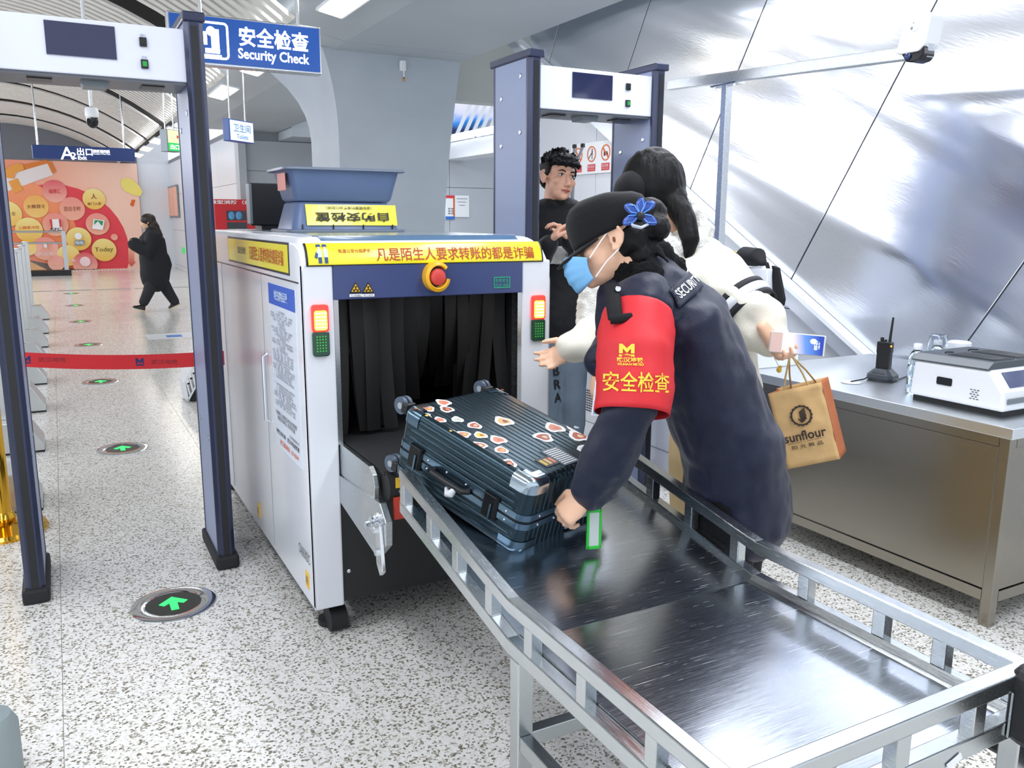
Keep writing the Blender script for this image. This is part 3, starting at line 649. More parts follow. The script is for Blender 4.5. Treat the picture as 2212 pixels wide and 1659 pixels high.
# grey bollard cut by the frame's left edge
b = B(); q = onZ(-12, 1690, 0); b.lathe([(.001, 0), (.07, 0), (.07, .16), (.055, .19), (.001, .2)], (q.x, q.y, 0)); tag(put('floor_bollard', b, mat('bollard_grey', '#8a9698', .5), loc=(q.x, q.y, 0), smooth=True), 'short grey bollard at the lower left corner of the picture', 'bollard')

# ------------------------------------------------------------------ walk-through gates
gcol = mat('gate_panel', '#8b98b8', .4); gtrim = mat('gate_trim', '#333951', .3, .3); gdark = mat('gate_groove', '#17181c', .35)
gface = mat('gate_header', '#d9ddec', .25, coat=.3); gin = mat('gate_inner', '#9aa6c4', .35)
def gate(label):
    t = thing('metal_detector_gate', label, 'security gate', (.17, 3.7, 0))
    Y0, Y1, Hh = 3.50, 3.88, 2.205
    for x0, x1 in ((-.215, -.145), (.49, .56)):
        b = B(); b.box(x0+.003, x1-.003, Y0+.03, Y1-.03, .04, Hh-.03); col = put('side_panel', b, gcol, t)
        for y0, y1 in ((Y0, Y0+.034), (Y1-.034, Y1)):
            xm = (x0+x1)/2; b = B(); n = 10; front = y0 == Y0
            pr = [(x0, y1 if front else y0), (x0, y0+.02 if front else y1-.02), (x0+.015, y0 if front else y1), (x1-.015, y0 if front else y1), (x1, y0+.02 if front else y1-.02), (x1, y1 if front else y0)]
            b.prism([V((x, y, .03)) for x, y in pr], (0, 0, Hh-.06)); put('edge_profile', b, gtrim, t, bevel=.003)
            b = B(); b.box(xm-.012, xm+.012, (y0-.002) if front else y1-.004, (y0+.004) if front else y1+.002, .05, Hh-.05); put('light_strip', b, gdark, t)
        b = B(); b.box(x0-.006, x1+.006, Y0-.008, Y1+.008, Hh-.035, Hh); put('cap', b, gtrim, t, bevel=.006)
        b = B(); b.box(x0-.012, x1+.012, Y0-.014, Y1+.014, 0, .06); put('foot', b, rubber, t, bevel=.012)
        for (yy, zz) in ((Y0+.09, 2.1), (Y1-.1, 2.02), (Y0+.09, 1.85), (Y1-.1, 1.8), (Y0+.09, .55), (Y1-.1, .6)):
            for sx, xx in ((-1, x0+.003), (1, x1-.003)):
                b = B(); b.lathe([(.011, 0), (.011, .003), (.006, .004), (.001, .003)], (xx, yy, zz), (sx, 0, 0), 12); put('screw', b, mat('screw_steel', '#b9bec6', .25, 1), t, smooth=True)
    b = B(); b.box(-.15, .495, Y0+.03, Y0+.30, 1.955, 2.145); put('header', b, gface, t, bevel=.004)
    b = B(); b.box(-.145, .49, Y0+.04, Y0+.29, 1.945, 1.956); put('header_underside', b, mat('underside_grey', '#5e636b', .35), t)
    b = B(); b.prism([V((.13, Y0+.1, 1.947)), V((.23, Y0+.1, 1.947)), V((.22, Y0+.1, 1.925)), V((.14, Y0+.1, 1.925))], (0, .1, 0)); put('underside_lamp', b, MATS['case_grey'], t)
    for x in (-.04, .34): b = B(); b.box(x, x+.08, Y0+.1, Y0+.19, 1.94, 1.946); put('vent', b, gdark, t)
    b = B(); b.box(.03, .255, Y0+.025, Y0+.032, 2.015, 2.128); put('screen', b, mat('screen_navy', '#171d45', .06, coat=.5), t)
    for z, mt_, cap in ((2.085, gdark, '接口'), (2.008, mat('switch_green', '#1f8a3c', .35, emit=.25), '开关')):
        b = B(); b.box(.335, .36, Y0+.02, Y0+.032, z-.016, z+.016); s = put('switch', b, gdark, t, bevel=.002)
        b = B(); b.box(.34, .355, Y0+.017, Y0+.022, z-.009, z+.009); put('rocker', b, mt_, s)
        text(cap, greyprint, t, (.348, Y0+.028, z+.024), (1, 0, 0), (0, 0, 1), .018, .008)
    return t
g1 = gate('metal detector gate at the left edge with its dark posts in front of the corridor')
# ================================================================== x-ray scanner
FY, MX0, MX1, MZ = 2.70, .686, 1.608, 1.392
SB = 4.75
sc = thing('xray_scanner', 'white baggage scanner with yellow warning strip and dark curtained tunnel', 'scanner', (1.15, 3.7, 0))
def ring(y, top, side=0., n=6, r=.075):
    x0, x1, z0, z1 = MX0+side, MX1-side, .118, MZ-top
    pts = [V((x0, y, z0))]
    for k in range(n+1): a = math.pi-math.pi/2*k/n; pts.append(V((x0+.03+.03*math.cos(a), y, z1-.03+.03*math.sin(a))))
    for k in range(n+1): a = math.pi/2-math.pi/2*k/n; pts.append(V((x1-r+r*math.cos(a), y, z1-r+r*math.sin(a))))
    pts.append(V((x1, y, z0))); return pts
b = B(); b.loft([ring(FY, .085), ring(FY+.012, .045), ring(FY+.035, .018), ring(FY+.075, .003), ring(FY+.1, 0), ring(SB-.02, 0), ring(SB, .03, .01)], cap=False, closed=False); put('shell', b, white, sc, smooth=True)
b = B(); b.box(MX0+.01, MX1-.01, SB-.03, SB-.005, .12, MZ-.05); put('rear_panel', b, white, sc)
for x0, x1 in ((MX0, .787), (1.49, MX1)):
    b = B(); b.box(x0, x1, FY, FY+.03, .118, 1.307); put('front_panel', b, white, sc, bevel=.006)
b = B(); b.box(.787, 1.49, FY-.004, FY+.03, 1.19, 1.315); hd = put('header_panel', b, navy, sc, bevel=.003)
b = B(); b.box(.787, 1.49, FY+.012, FY+.04, 1.30, 1.33); put('header_lip', b, navy, sc)
# opening: jambs, dark tunnel, belt
for x0, x1 in ((.787, .803), (1.474, 1.49)): b = B(); b.box(x0, x1, FY+.004, FY+.05, .70, 1.19); put('jamb', b, steel, sc)
dk = mat('tunnel_black', '#141416', .6)
b = B(); b.box(.79, .80, FY+.04, SB-.04, .62, 1.25); b.box(1.477, 1.487, FY+.04, SB-.04, .62, 1.25); b.box(.79, 1.487, FY+.04, SB-.04, 1.2, 1.25); put('tunnel_lining', b, dk, sc)
b = B(); b.loft([[V((x, y, z)) for y, z in ((2.33, .700), (4.6, .700), (4.6, .69), (2.33, .69))] for x in (.815, 1.478)]); put('belt', b, rubber, sc)
b = B(); b.cyl((.818, 2.335, .655), (1.475, 2.335, .655), .047, 20); put('belt_roller', b, rubber, sc, smooth=True)
# lead curtain strips
cm = mat('lead_curtain', '#100f0f', .55, bump=.12, bscale=25)
for row in range(2):
    for k in range(13):
        x = .81+.0505*k+.014*row; w_ = .05; lift = 0
        pts = []; ph = random.uniform(0, 6); sw = .03*random.random()
        push = max(0, 1-abs((x-1.16)/.2)) if 1 else 0
        for j in range(9):
            f = j/8; z = 1.19-f*(.475-.14*push); yy = FY+.085+.05*row+.012*math.sin(ph+f*3)+push*.22*f*f
            xx = x+.03*f*f*math.sin(ph*2)+(.05*push*f*f)
            pts.append((xx, yy, z))
        b = B(); b.loft([[V((px, y+.004*math.sin(ph+q*2), z)) for q, px in ((0, p), (1, p+w_/2), (2, p+w_))]+[V((px, y+.004, z)) for px in (p+w_, p)] for p, y, z in pts]); put('curtain_strip', b, cm, sc, smooth=True)
# lower dark front, screws, feet
b = B(); b.box(.787, 1.49, FY+.008, FY+.03, .13, .69); put('lower_panel', b, mat('lower_black', '#1b1b1d', .45, bump=.1, bscale=200), sc)
for x, z in ((.80, .53), (.80, .24), (1.47, .53), (1.47, .24)): b = B(); b.lathe([(.007, 0), (.007, .004), (.003, .005), (.001, .004)], (x+.008, FY+.008, z), (0, -1, 0), 10); put('screw', b, chrome, sc)
for x in (MX0+.09, MX1-.09):
    for y in (FY+.13, SB-.15): b = B(); b.lathe([(.05, 0), (.05, .02), (.03, .03), (.03, .12)], (x, y, 0)); b.cyl((x-.03, y-.06, .045), (x+.03, y-.06, .045), .045, 16); put('caster', b, rubber, sc, smooth=True)
b = B(); b.box(MX0+.05, MX1-.05, FY+.1, SB-.1, .09, .118); put('underframe', b, rubber, sc)
# top: navy cover insert
b = B(); q0, q1 = .745, 1.50
b.loft([[V((x, FY+.03, MZ-.022)), V((x, FY+.08, MZ+.002)), V((x, FY+.16, MZ+.004)), V((x, FY+.16, MZ-.01))] for x in (.765, q1)]); put('top_cover', b, mat('cover_blue', '#4f7396', .2, coat=.3), sc, smooth=True)
b = B(); b.box(.80, 1.55, FY+.17, SB-.1, MZ, MZ+.004); put('top_sheet', b, mat('top_grey', '#9aa7ad', .22, .3), sc)
# yellow strip over the rounded front edge (front) and along the left side
def bandpt(x, v):     # v 0 bottom .. 1 top following the rounding
    prof = [(FY-.003, 1.302), (FY-.003, 1.312), (FY+.0, 1.325), (FY+.009, 1.349), (FY+.02, 1.364), (FY+.032, 1.373)]
    f = v*(len(prof)-1); i = min(int(f), len(prof)-2); f -= i
    return V((x, prof[i][0]*(1-f)+prof[i+1][0]*f-.002, prof[i][1]*(1-f)+prof[i+1][1]*f))
def band(x0, x1, v0, v1, off=0, n=10):
    b = B(); R = []
    for k in range(n+1):
        v = v0+(v1-v0)*k/n; R.append([bandpt(x0, v)+V((0, -off, off)), bandpt(x1, v)+V((0, -off, off)), bandpt(x1, v)+V((0, .002, -.002)), bandpt(x0, v)+V((0, .002, -.002))])
    return b.loft(R)
put('strip_border', band(.70, 1.575, -.0, 1.0, 0), blackprint, sc); yb = put('yellow_strip', band(.707, 1.568, .04, .96, .0015), yellow, sc)
bv = bvh(yb); UP = (V((0, .45, .89)))
text('凡是陌生人要求转账的都是诈骗', redprint, sc, (1.235, FY-.01, 1.339), (1, 0, 0), (0, .35, .94), .60, .046, snap=bv, bold=.012)
text('轨道公安分局提示：', redprint, sc, (.865, FY-.01, 1.353), (1, 0, 0), (0, .35, .94), .115, .014, snap=bv, bold=.012)
# two printed officers
def onband(poly, mt, nm='printed_officer'):
    b = B(); vs = []
    for x, z in poly: vs.append(bandpt(x, (z))+V((0, -.003, .002)))
    b.prism(vs, (0, -.001, 0)); put(nm, b, mt, sc)
db = mat('print_policeblue', '#234f86', .4); shirt = mat('print_paleblue', '#cfe4ee', .4); pskin = mat('print_skin', '#efc9a5', .5)
for ox in (.745, .765):
    onband([(ox-.009, .75), (ox+.008, .75), (ox+.006, .88), (ox-.006, .88)], db); onband([(ox-.004, .64), (ox+.004, .64), (ox+.004, .75), (ox-.004, .75)], pskin)
    onband([(ox-.006, .42), (ox+.007, .42), (ox+.008, .64), (ox-.007, .64)], shirt); onband([(ox-.005, .12), (ox+.006, .12), (ox+.006, .42), (ox-.005, .42)], db)
onband([(.728, .42), (.735, .36), (.741, .5), (.734, .56)], db)
b = B(); b.box(MX0-.002, MX0, 2.86, 3.98, 1.262, 1.372); put('strip_border', b, blackprint, sc)
b = B(); b.box(MX0-.003, MX0-.001, 2.87, 3.97, 1.270, 1.364); put('yellow_strip', b, yellow, sc)
text('凡是陌生人要求转账的都是诈骗', redprint, sc, (MX0-.003, 3.22, 1.317), (0, -1, 0), (0, 0, 1), .58, .055, bold=.012); text('轨道公安分局提示：', blackprint, sc, (MX0-.003, 3.66, 1.32), (0, -1, 0), (0, 0, 1), .18, .03, bold=.01)
# side door seams, handle and the long notice
b = B(); b.box(MX0-.0012, MX0+.001, FY+.05, SB-.05, 1.242, 1.247); put('side_seam', b, gdark, sc)
for y in (3.32, 4.2): b = B(); b.box(MX0-.001, MX0+.001, y, y+.004, .14, 1.24); put('side_seam', b, MATS['joint_dark'], sc)
b = B(); b.tube([(MX0-.002, 3.27, .94), (MX0-.02, 3.27, .93), (MX0-.02, 3.27, .68), (MX0-.002, 3.27, .67)], .006, 8); put('handle', b, chrome, sc, smooth=True)
NY0, NY1, NZ0, NZ1 = 2.80, 3.19, .60, 1.218
b = B(); b.box(MX0-.0025, MX0, NY0, NY1, NZ0, NZ1); nt = put('notice', b, mat('notice_white', '#dfe7f3', .3), sc)
b = B(); b.box(MX0-.0035, MX0-.002, NY0, NY1, NZ1-.075, NZ1); put('notice_title_bar', b, mat('title_blue', '#2b5cc4', .35), sc)
text('地铁违禁物品目录', mat('print_cyan', '#cfe6fb', .4), sc, (MX0-.0035, (NY0+NY1)/2, NZ1-.037), (0, -1, 0), (0, 0, 1), .2, .036, bold=.015)
rows = ['一、枪支弹药类', '1.军用枪、公务用枪：手枪、步枪、冲锋枪', '2.民用枪：气枪、猎枪、运动枪、麻醉枪', '3.弹药：炸弹、手榴弹、信号弹', '4.其他仿真枪', '二、爆炸物品类', '1.炸药、雷管、导火索、导爆索、爆破剂', '2.烟花制品：礼花弹、烟花、鞭炮', '3.上述物品的仿制品及其他', '三、管制器具类', '1.匕首、三棱刮刀、带自锁装置的弹簧刀', '2.催泪器、电击器、防卫器、弓弩等器具', '3.其他警械', '四、易燃易爆物品类', '1.氢气、甲烷、乙烷、丁烷、液化石油气', '2.汽油、柴油、煤油、苯、乙醇、油漆', '3.红磷、白磷、黄磷、硝化纤维、油纸', '4.活泼金属及遇水放出易燃气体的物质', '五、毒害品、腐蚀性物品', '1.氰化物、砒霜、硒粉、苯酚等剧毒化学品', '2.硫酸、盐酸、硝酸、氢氧化钠、蓄电池', '六、放射性物品及传染病病原体', '七、其他危害公共安全的物品', '八、法律法规规定的其他禁止携带物品']
text('\n'.join(rows), greyprint, sc, (MX0-.0028, (NY0+NY1)/2+.012, 1.0), (0, -1, 0), (0, 0, 1), .335, .255)
text('\n'.join(rows[::-1][:8]), greyprint, sc, (MX0-.0028, (NY0+NY1)/2+.012, .81), (0, -1, 0), (0, 0, 1), .335, .09)
text('凡携带上述物品进站的乘客\n请配合安检人员的检查', blackprint, sc, (MX0-.0028, (NY0+NY1)/2+.01, .727), (0, -1, 0), (0, 0, 1), .32, .036)
text('武汉地铁运营有限公司', blackprint, sc, (MX0-.0028, NY0+.09, .683), (0, -1, 0), (0, 0, 1), .13, .012); text('地铁公安分局　武汉市轨道交通', blackprint, sc, (MX0-.0028, (NY0+NY1)/2, .662), (0, -1, 0), (0, 0, 1), .34, .018, bold=.015)
text('服务监督电话：027-83749', orng, sc, (MX0-.0028, (NY0+NY1)/2-.02, .628), (0, -1, 0), (0, 0, 1), .27, .02, bold=.015)
text('CX6550DC', blackprint, sc, (MX0-.002, 2.825, .285), (0, -1, 0), (0, 0, 1), .15, .036)
for yy in (2.80, 3.62):
    b = B(); b.box(MX0-.002, MX0, yy-.022, yy+.022, .165, .225); put('hazard_sticker', b, mat('sticker_yellow', '#f0c030', .4), sc); text('高压', blackprint, sc, (MX0-.002, yy, .195), (0, -1, 0), (0, 0, 1), .03, .03)
# status lamps
red_l = mat('led_red_lens', '#ea3a30', .2, emit=.8); lit_l = mat('led_lit', '#ffc23c', .3, emit=2.4); grn_l = mat('led_green_lens', '#07402a', .15, coat=.4); grn_d = mat('led_green', '#2fb53c', .3, emit=.25)
def lamp(cx, label):
    z0, z1 = 1.008, 1.176; zm = 1.09
    b = B(); p = rrect(cx, (zm+z1)/2, .056, z1-zm+.004, .01); b.prism([V((x, FY-.014, z)) for x, z in p], (0, .014, 0)); u = put('stop_lens', b, red_l, sc, bevel=.003)
    b = B(); p = rrect(cx, (z0+zm)/2, .056, zm-z0, .01); b.prism([V((x, FY-.014, z)) for x, z in p], (0, .014, 0)); g = put('go_lens', b, grn_l, sc, bevel=.003)
    b = B(); p = rrect(cx, (zm+z1)/2-.006, .042, z1-zm-.022, .008); b.prism([V((x, FY-.0165, z)) for x, z in p], (0, .003, 0)); put('lit_field', b, lit_l, u)
    b = B()
    for i in range(4):
        for j in range(6): b.ell((cx-.014+.0094*i, FY-.015, z0+.018+.0095*j), .0026, .0022, .0026, seg=8)
    put('led_dots', b, grn_d, g, kind='stuff')
    b = B()
    for i in range(4):
        for j in range(5): b.ell((cx-.014+.0094*i, FY-.0185, zm+.014+.0115*j), .0032, .0022, .0032, seg=8)
    put('led_dots', b, mat('led_hot', '#fff0b0', .3, emit=6), u, kind='stuff')
lamp(.737, ''); lamp(1.555, '')
# emergency stop
cx, cz = 1.142, 1.258; ey = FY-.004
b = B(); pr = [(1.0 if True else 0)]
R = []
for k in range(25):
    a = math.radians(60+300*k/24) if False else math.radians(-50+310*k/24+90)
    for_ = (math.cos(a), math.sin(a)); R.append([V((cx+for_[0]*r, ey-y, cz+for_[1]*r*1.12)) for r, y in ((.046, 0), (.046, .034), (.036, .04), (.033, .036), (.034, 0))])
b.loft(R); put('stop_guard', b, mat('guard_yellow', '#f2b41e', .35), sc, smooth=True)
b = B(); b.lathe([(.018, 0), (.018, .022), (.027, .024), (.029, .03), (.026, .037), (.015, .041), (.001, .041)], (cx, ey, cz), (0, -1, 0)); put('stop_button', b, mat('button_red', '#dc4a44', .35), sc, smooth=True)
# radiation and hand triangles, film-safe plate
for k, px in enumerate((768, 795)):
    c = onY(px, 622, FY-.005); s = .021
    tri = lambda q: [V((c.x-q, FY-.0055, c.z-q*.8)), V((c.x+q, FY-.0055, c.z-q*.8)), V((c.x, FY-.0055, c.z+q*.9))]
    b = B(); b.prism(tri(s), (0, -.001, 0)); put('warning_sign', b, blackprint, sc); b = B(); b.prism([p+V((0, -.001, 0)) for p in tri(s*.72)], (0, -.0008, 0)); put('warning_face', b, mat('warning_yellow', '#e9b91f', .4), sc)
    b = B(); b.ell((c.x, FY-.0078, c.z-.004), .003, .001, .003)
    for a in (90, 210, 330): q = math.radians(a); b.prism([V((c.x+math.cos(q+e)*r, FY-.0078, c.z-.004+math.sin(q+e)*r)) for e, r in ((-.4, .004), (-.4, .011), (.4, .011), (.4, .004))], (0, -.0006, 0))
    put('warning_symbol', b, blackprint, sc)
    b = B(); b.box(c.x-s, c.x+s, FY-.006, FY-.005, c.z-.029, c.z-.02); put('caption_plate', b, whiteprint, sc); text(('当心电离辐射', '当心夹手')[k], blackprint, sc, (c.x, FY-.006, c.z-.0245), (1, 0, 0), (0, 0, 1), .034, .006)
c = onY(1084, 610, FY-.005); gl = mat('print_emerald', '#2fae86', .4)
put('film_safe_frame', framey(FY-.005, c.x, c.z, .066, .04, .002, .003), gl, sc); text('胶卷安全', gl, sc, (c.x, FY-.006, c.z+.008), (1, 0, 0), (0, 0, 1), .054, .014); text('FILM SAFE', gl, sc, (c.x, FY-.006, c.z-.01), (1, 0, 0), (0, 0, 1), .054, .011)
# conveyor end plates with bolts and bracket
for x0, x1, sd in ((.790, .806, -1), (1.486, 1.50, 1)):
    pr = [(FY+.02, .595), (FY+.02, .704), (2.40, .704), (2.365, .685), (2.35, .65), (2.36, .60)]
    b = B(); b.prism([V((x0, y, z)) for y, z in pr], (x1-x0, 0, 0)); put('belt_side_plate', b, steel_y, sc, bevel=.002)
    pr = [(FY+.02, .50), (FY+.02, .592), (2.40, .612), (2.29, .62), (2.24, .575), (2.245, .50), (2.33, .435)]
    b = B(); b.prism([V((x0-.006*(sd < 0), y, z)) for y, z in pr], (x1-x0+.006, 0, 0)); put('arm_plate', b, steel_y, sc, bevel=.002)
    for y, z in ((2.37, .53), (2.315, .565), (2.30, .535), (2.285, .47)):
        b = B(); xx = x0-.006 if sd < 0 else x1+.0; b.lathe([(.019, 0), (.019, .004), (.011, .005), (.011, .02), (.001, .02)], (xx, y, z), (sd, 0, 0), 12); put('bolt', b, chrome, sc)
b = B(); b.prism([V((.784, y, z)) for y, z in ((2.30, .56), (2.265, .56), (2.245, .42), (2.27, .40), (2.30, .43))], (-.012, 0, 0)); put('bracket', b, chrome, sc, bevel=.002)
b = B(); b.box(.835, .93, 2.286, 2.288, .66, .692); put('pinch_sticker', b, MATS['sticker_yellow'], sc); b = B(); b.box(.83, 1.46, 2.29, 2.30, .56, .63); put('belt_guard', b, mat('guard_red', '#c8402e', .4), sc)

# ------------------------------------------------------------------ trays and monitor on top
traym = mat('tray_blue', '#63769a', .35); Z0 = MZ+.004
def bin_(z0, z1, flip, x0, x1, y0, y1, label):
    t = thing('plastic_bin', label, 'tray', ((x0+x1)/2, (y0+y1)/2, z0), 'inspection trays on the scanner')
    def rr(ins, z, r=.045, n=5):
        out = []
        for ox, oy, a in ((1, 1, 0), (-1, 1, 90), (-1, -1, 180), (1, -1, 270)):
            for k in range(n+1):
                q = math.radians(a+90*k/n); X, Y = (x1-x0)/2-ins, (y1-y0)/2-ins
                out.append(V(((x0+x1)/2+ox*(X-r)+r*math.cos(q), (y0+y1)/2+oy*(Y-r)+r*math.sin(q), z)))
        return out
    zt, zb = (z0, z1) if flip else (z1, z0)   # rim level, floor level
    s = -1 if flip else 1; e = .006*s
    b = B(); b.loft([rr(.055, zb+s*.012, .03), rr(.045, zb), rr(.055, zb), rr(.06, zb+.001*s)][::-1][:0]+[rr(.06, zb, .03), rr(.048, zb+.01*s), rr(.022, zt-.012*s), rr(.0, zt-.011*s, .05), rr(.0, zt, .05), rr(.018, zt, .05), rr(.028, zt-.008*s), rr(.054, zb+.016*s), rr(.066, zb+.008*s, .03)]); put('body', b, traym, t, smooth=True)
    b = B(); b.loft([rr(-.003, zt-.009*s, .05), rr(-.003, zt-.002*s, .05), rr(.002, zt-.002*s, .05), rr(.002, zt-.009*s, .05)], cap=False); put('rim', b, mat('rim_grey', '#7f8894', .3), t, smooth=True)
    for k in range(4 if flip else 0):
        x = x0+.06+(x1-x0-.12)*k/3; b = B(); zz = z0+.012 if flip else z1-.045; b.box(x-.002, x+.002, y0+.017, y0+.022, zz, zz+.02); put('rib', b, gdark, t)
    return t
BY = 3.5
bx = bin_(Z0, Z0+.125, True, .845, 1.357, BY, BY+.36, 'upside-down blue-grey tray with the yellow label, under another tray on the scanner')
lb = B(); lb.loft([[V((x, BY+.022+f*.022-.002, Z0+.028+.086*f)) for x in (.925, 1.32)]+[V((x, BY+.022+f*.022, Z0+.028+.086*f)) for x in (1.32, .925)] for f in (0, 1)]); put('label', lb, yellow, bx)
text('自助安检筐', blackprint, bx, (1.122, BY+.027, Z0+.062), (-1, 0, 0), (0, -.25, -.97), .32, .04, bold=.02, off=.004)
text('（请有需要的乘客自行取用）', blackprint, bx, (1.11, BY+.036, Z0+.100), (-1, 0, 0), (0, -.25, -.97), .2, .014, off=.004, bold=.01)
t2 = bin_(Z0+.127, Z0+.262, False, .838, 1.36, BY-.01, BY+.36, 'upright blue-grey tray, topmost of the two on the scanner')
b = B(); b.box(.85, .8525, BY+.06, BY+.19, Z0+.17, Z0+.24); put('side_sticker', b, mat('sticker_salmon', '#e8907e', .5), t2)
t = thing('monitor', 'black monitor seen from behind standing left of the trays on the scanner', 'monitor', (.93, 4.35, Z0))
b = B(); b.box(.855, 1.13, 4.30, 4.34, Z0+.02, Z0+.225); put('screen_back', b, black, t, bevel=.006)
b = B(); b.box(.848, .86, 4.28, 4.36, Z0+.03, Z0+.22); put('side_edge', b, MATS['case_grey'], t); b = B(); b.box(.9, 1.05, 4.28, 4.42, Z0, Z0+.02); put('stand', b, black, t)

# ================================================================== roller-free steel tray in front of the scanner
XL, XR, YE, YK, YT = .80, 1.555, .80, 1.508, 2.165
ZF, ZT = .640, .757
tb = thing('steel_tray_table', 'stainless tray table with open side rails at the scanner exit', 'table', (1.18, 1.4, 0))
T_ = .032
def prf(y): return ZF if y <= YK else ZF+(ZT-ZF)*(y-YK)/(YT-YK)
sm = mat('tray_steel', '#c2c7c9', .22, 1, bump=.05, bscale=30, stretch=(25, 1, 25), rvar=.06)
for x0, x1, nm in ((XL, XL+T_, 'left'), (XR-T_, XR, 'right')):
    for zo, th in ((0, T_), (-.092, .036)):
        b = B(); pr = [(YE, prf(YE)+zo), (YK, ZF+zo), (YT, ZT+zo), (YT, ZT+zo-th), (YK, ZF+zo-th), (YE, ZF+zo-th)]
        b.prism([V((x0, y, z)) for y, z in pr], (x1-x0, 0, 0)); put('top_rail' if zo == 0 else 'bottom_rail', b, sm, tb, bevel=.003)
    ys = [2.148, 1.955, 1.79, 1.605, 1.42, 1.215, 1.0, .835] if nm == 'left' else [2.148, 1.955, 1.775, 1.585, 1.345, 1.13, .985, .835]
    for y in ys: b = B(); b.box(x0+.002, x1-.002, y-.016, y+.016, prf(y)-.095, prf(y)-.02); put('rail_post', b, sm, tb, bevel=.002)
b = B(); b.box(XL, XR, YE-.002, YE+T_, ZF-T_, ZF+.0005); put('end_rail', b, sm, tb, bevel=.003)
b = B(); b.box(XL, XR, YE, YE+T_, ZF-.13, ZF-.092); put('end_rail', b, sm, tb, bevel=.003)
for x in (1.0, 1.18, 1.385): b = B(); b.box(x-.017, x+.017, YE+.002, YE+T_-.002, ZF-.095, ZF-.02); put('rail_post', b, sm, tb, bevel=.002)
def scratched():
    M = bpy.data.materials.new('scratched_plate'); M.use_nodes = True; N = M.node_tree.nodes; L = M.node_tree.links; p = N['Principled BSDF']
    p.inputs['Metallic'].default_value = 1; g = N.new('ShaderNodeNewGeometry')
    def nz(rot, sc, s, det=3):
        mp = N.new('ShaderNodeMapping'); mp.inputs['Rotation'].default_value = (0, 0, rot); mp.inputs['Scale'].default_value = sc; L.new(g.outputs['Position'], mp.inputs[0])
        n = N.new('ShaderNodeTexNoise'); n.inputs['Scale'].default_value = s; n.inputs['Detail'].default_value = det; n.inputs['Distortion'].default_value = .3; L.new(mp.outputs[0], n.inputs[0]); return n
    def ramp(src, a, b_, c, d):
        m_ = N.new('ShaderNodeMapRange'); m_.inputs[1].default_value = a; m_.inputs[2].default_value = b_; m_.inputs[3].default_value = c; m_.inputs[4].default_value = d; L.new(src, m_.inputs[0]); return m_
    fine = nz(0, (1, 40, 1), 14); brush = ramp(fine.outputs[0], .3, .7, .17, .27)
    scs = []
    for rot, s in ((.7, 6), (-.5, 7), (1.3, 5), (.15, 8)):
        k = nz(rot, (1.2, 60, 1), s, 2); scs.append(ramp(k.outputs[0], .735, .75, 0, 1))
    acc = scs[0]
    for k in scs[1:]:
        a = N.new('ShaderNodeMath'); a.operation = 'MAXIMUM'; L.new(acc.outputs[0], a.inputs[0]); L.new(k.outputs[0], a.inputs[1]); acc = a
    patch = ramp(nz(0, (1, 1, 1), 2.3, 3).outputs[0], .42, .62, .15, 1)
    mu = N.new('ShaderNodeMath'); mu.operation = 'MULTIPLY'; L.new(acc.outputs[0], mu.inputs[0]); L.new(patch.outputs[0], mu.inputs[1])
    ad = N.new('ShaderNodeMath'); ad.operation = 'MULTIPLY_ADD'; ad.inputs[1].default_value = .35; L.new(mu.outputs[0], ad.inputs[0]); L.new(brush.outputs[0], ad.inputs[2]); L.new(ad.outputs[0], p.inputs['Roughness'])
    mx = N.new('ShaderNodeMix'); mx.data_type = 'RGBA'; mx.inputs[6].default_value = (*srgb('#b4bac2'), 1); mx.inputs[7].default_value = (*srgb('#eef2f6'), 1); L.new(mu.outputs[0], mx.inputs[0]); L.new(mx.outputs[2], p.inputs['Base Color'])
    bp = N.new('ShaderNodeBump'); bp.inputs['Strength'].default_value = .02; bp.inputs['Distance'].default_value = .003; L.new(fine.outputs[0], bp.inputs['Height']); L.new(bp.outputs[0], p.inputs['Normal'])
    return M
scr = scratched(); PZ = ZF-.108
b = B(); b.box(XL+T_, XR-T_, YE+T_, YK-.0025, PZ-.004, PZ); put('flat_plate', b, scr, tb)
b = B(); b.loft([[V((x, y, z)) for y, z in ((YK, PZ+.001), (YT+.09, PZ+(ZT-ZF)*(YT+.09-YK)/(YT-YK)), (YT+.09, PZ-.005+(ZT-ZF)*(YT+.09-YK)/(YT-YK)), (YK, PZ-.004))] for x in (XL+T_, XR-T_)]); put('sloped_plate', b, scr, tb)
for x0, x1 in ((XL+T_, XL+T_+.02), (XR-T_-.02, XR-T_)): b = B(); b.loft([[V((x0 if x0 < 1 else x1, y, PZ)), V((x0 if x0 < 1 else x1, y, PZ+.02)), V(((x0+x1)/2, y, PZ+.006)), V((x1 if x0 < 1 else x0, y, PZ+.0005))] for y in (YE+T_, YK)]); put('corner_fold', b, sm, tb)
for x in (XL, XR-.04):
    for y in (1.455, YE):
        b = B(); b.box(x+.001, x+.039, y, y+.04, 0, ZF-.129); put('leg', b, sm, tb, bevel=.003)
b = B(); b.box(XL+.04, XR-.04, 1.46, 1.49, .30, .335); put('cross_brace', b, sm, tb, bevel=.002)
for x in (XL+.005, XR-.035): b = B(); b.box(x, x+.03, YE+.04, 1.455, .30, .335); put('cross_brace', b, sm, tb, bevel=.002)
b = B(); b.box(XR-.09, XR-.0, YE-.006, YE-.002, ZF-.12, ZF-.03); put('corner_plate', b, sm, tb)
b = B(); q = onY(2062, 1645, YE-.003); b.obox(q, (.018, 0, .006), (0, .001, 0), (-.003, 0, .006)); put('tape', b, whiteprint, tb)
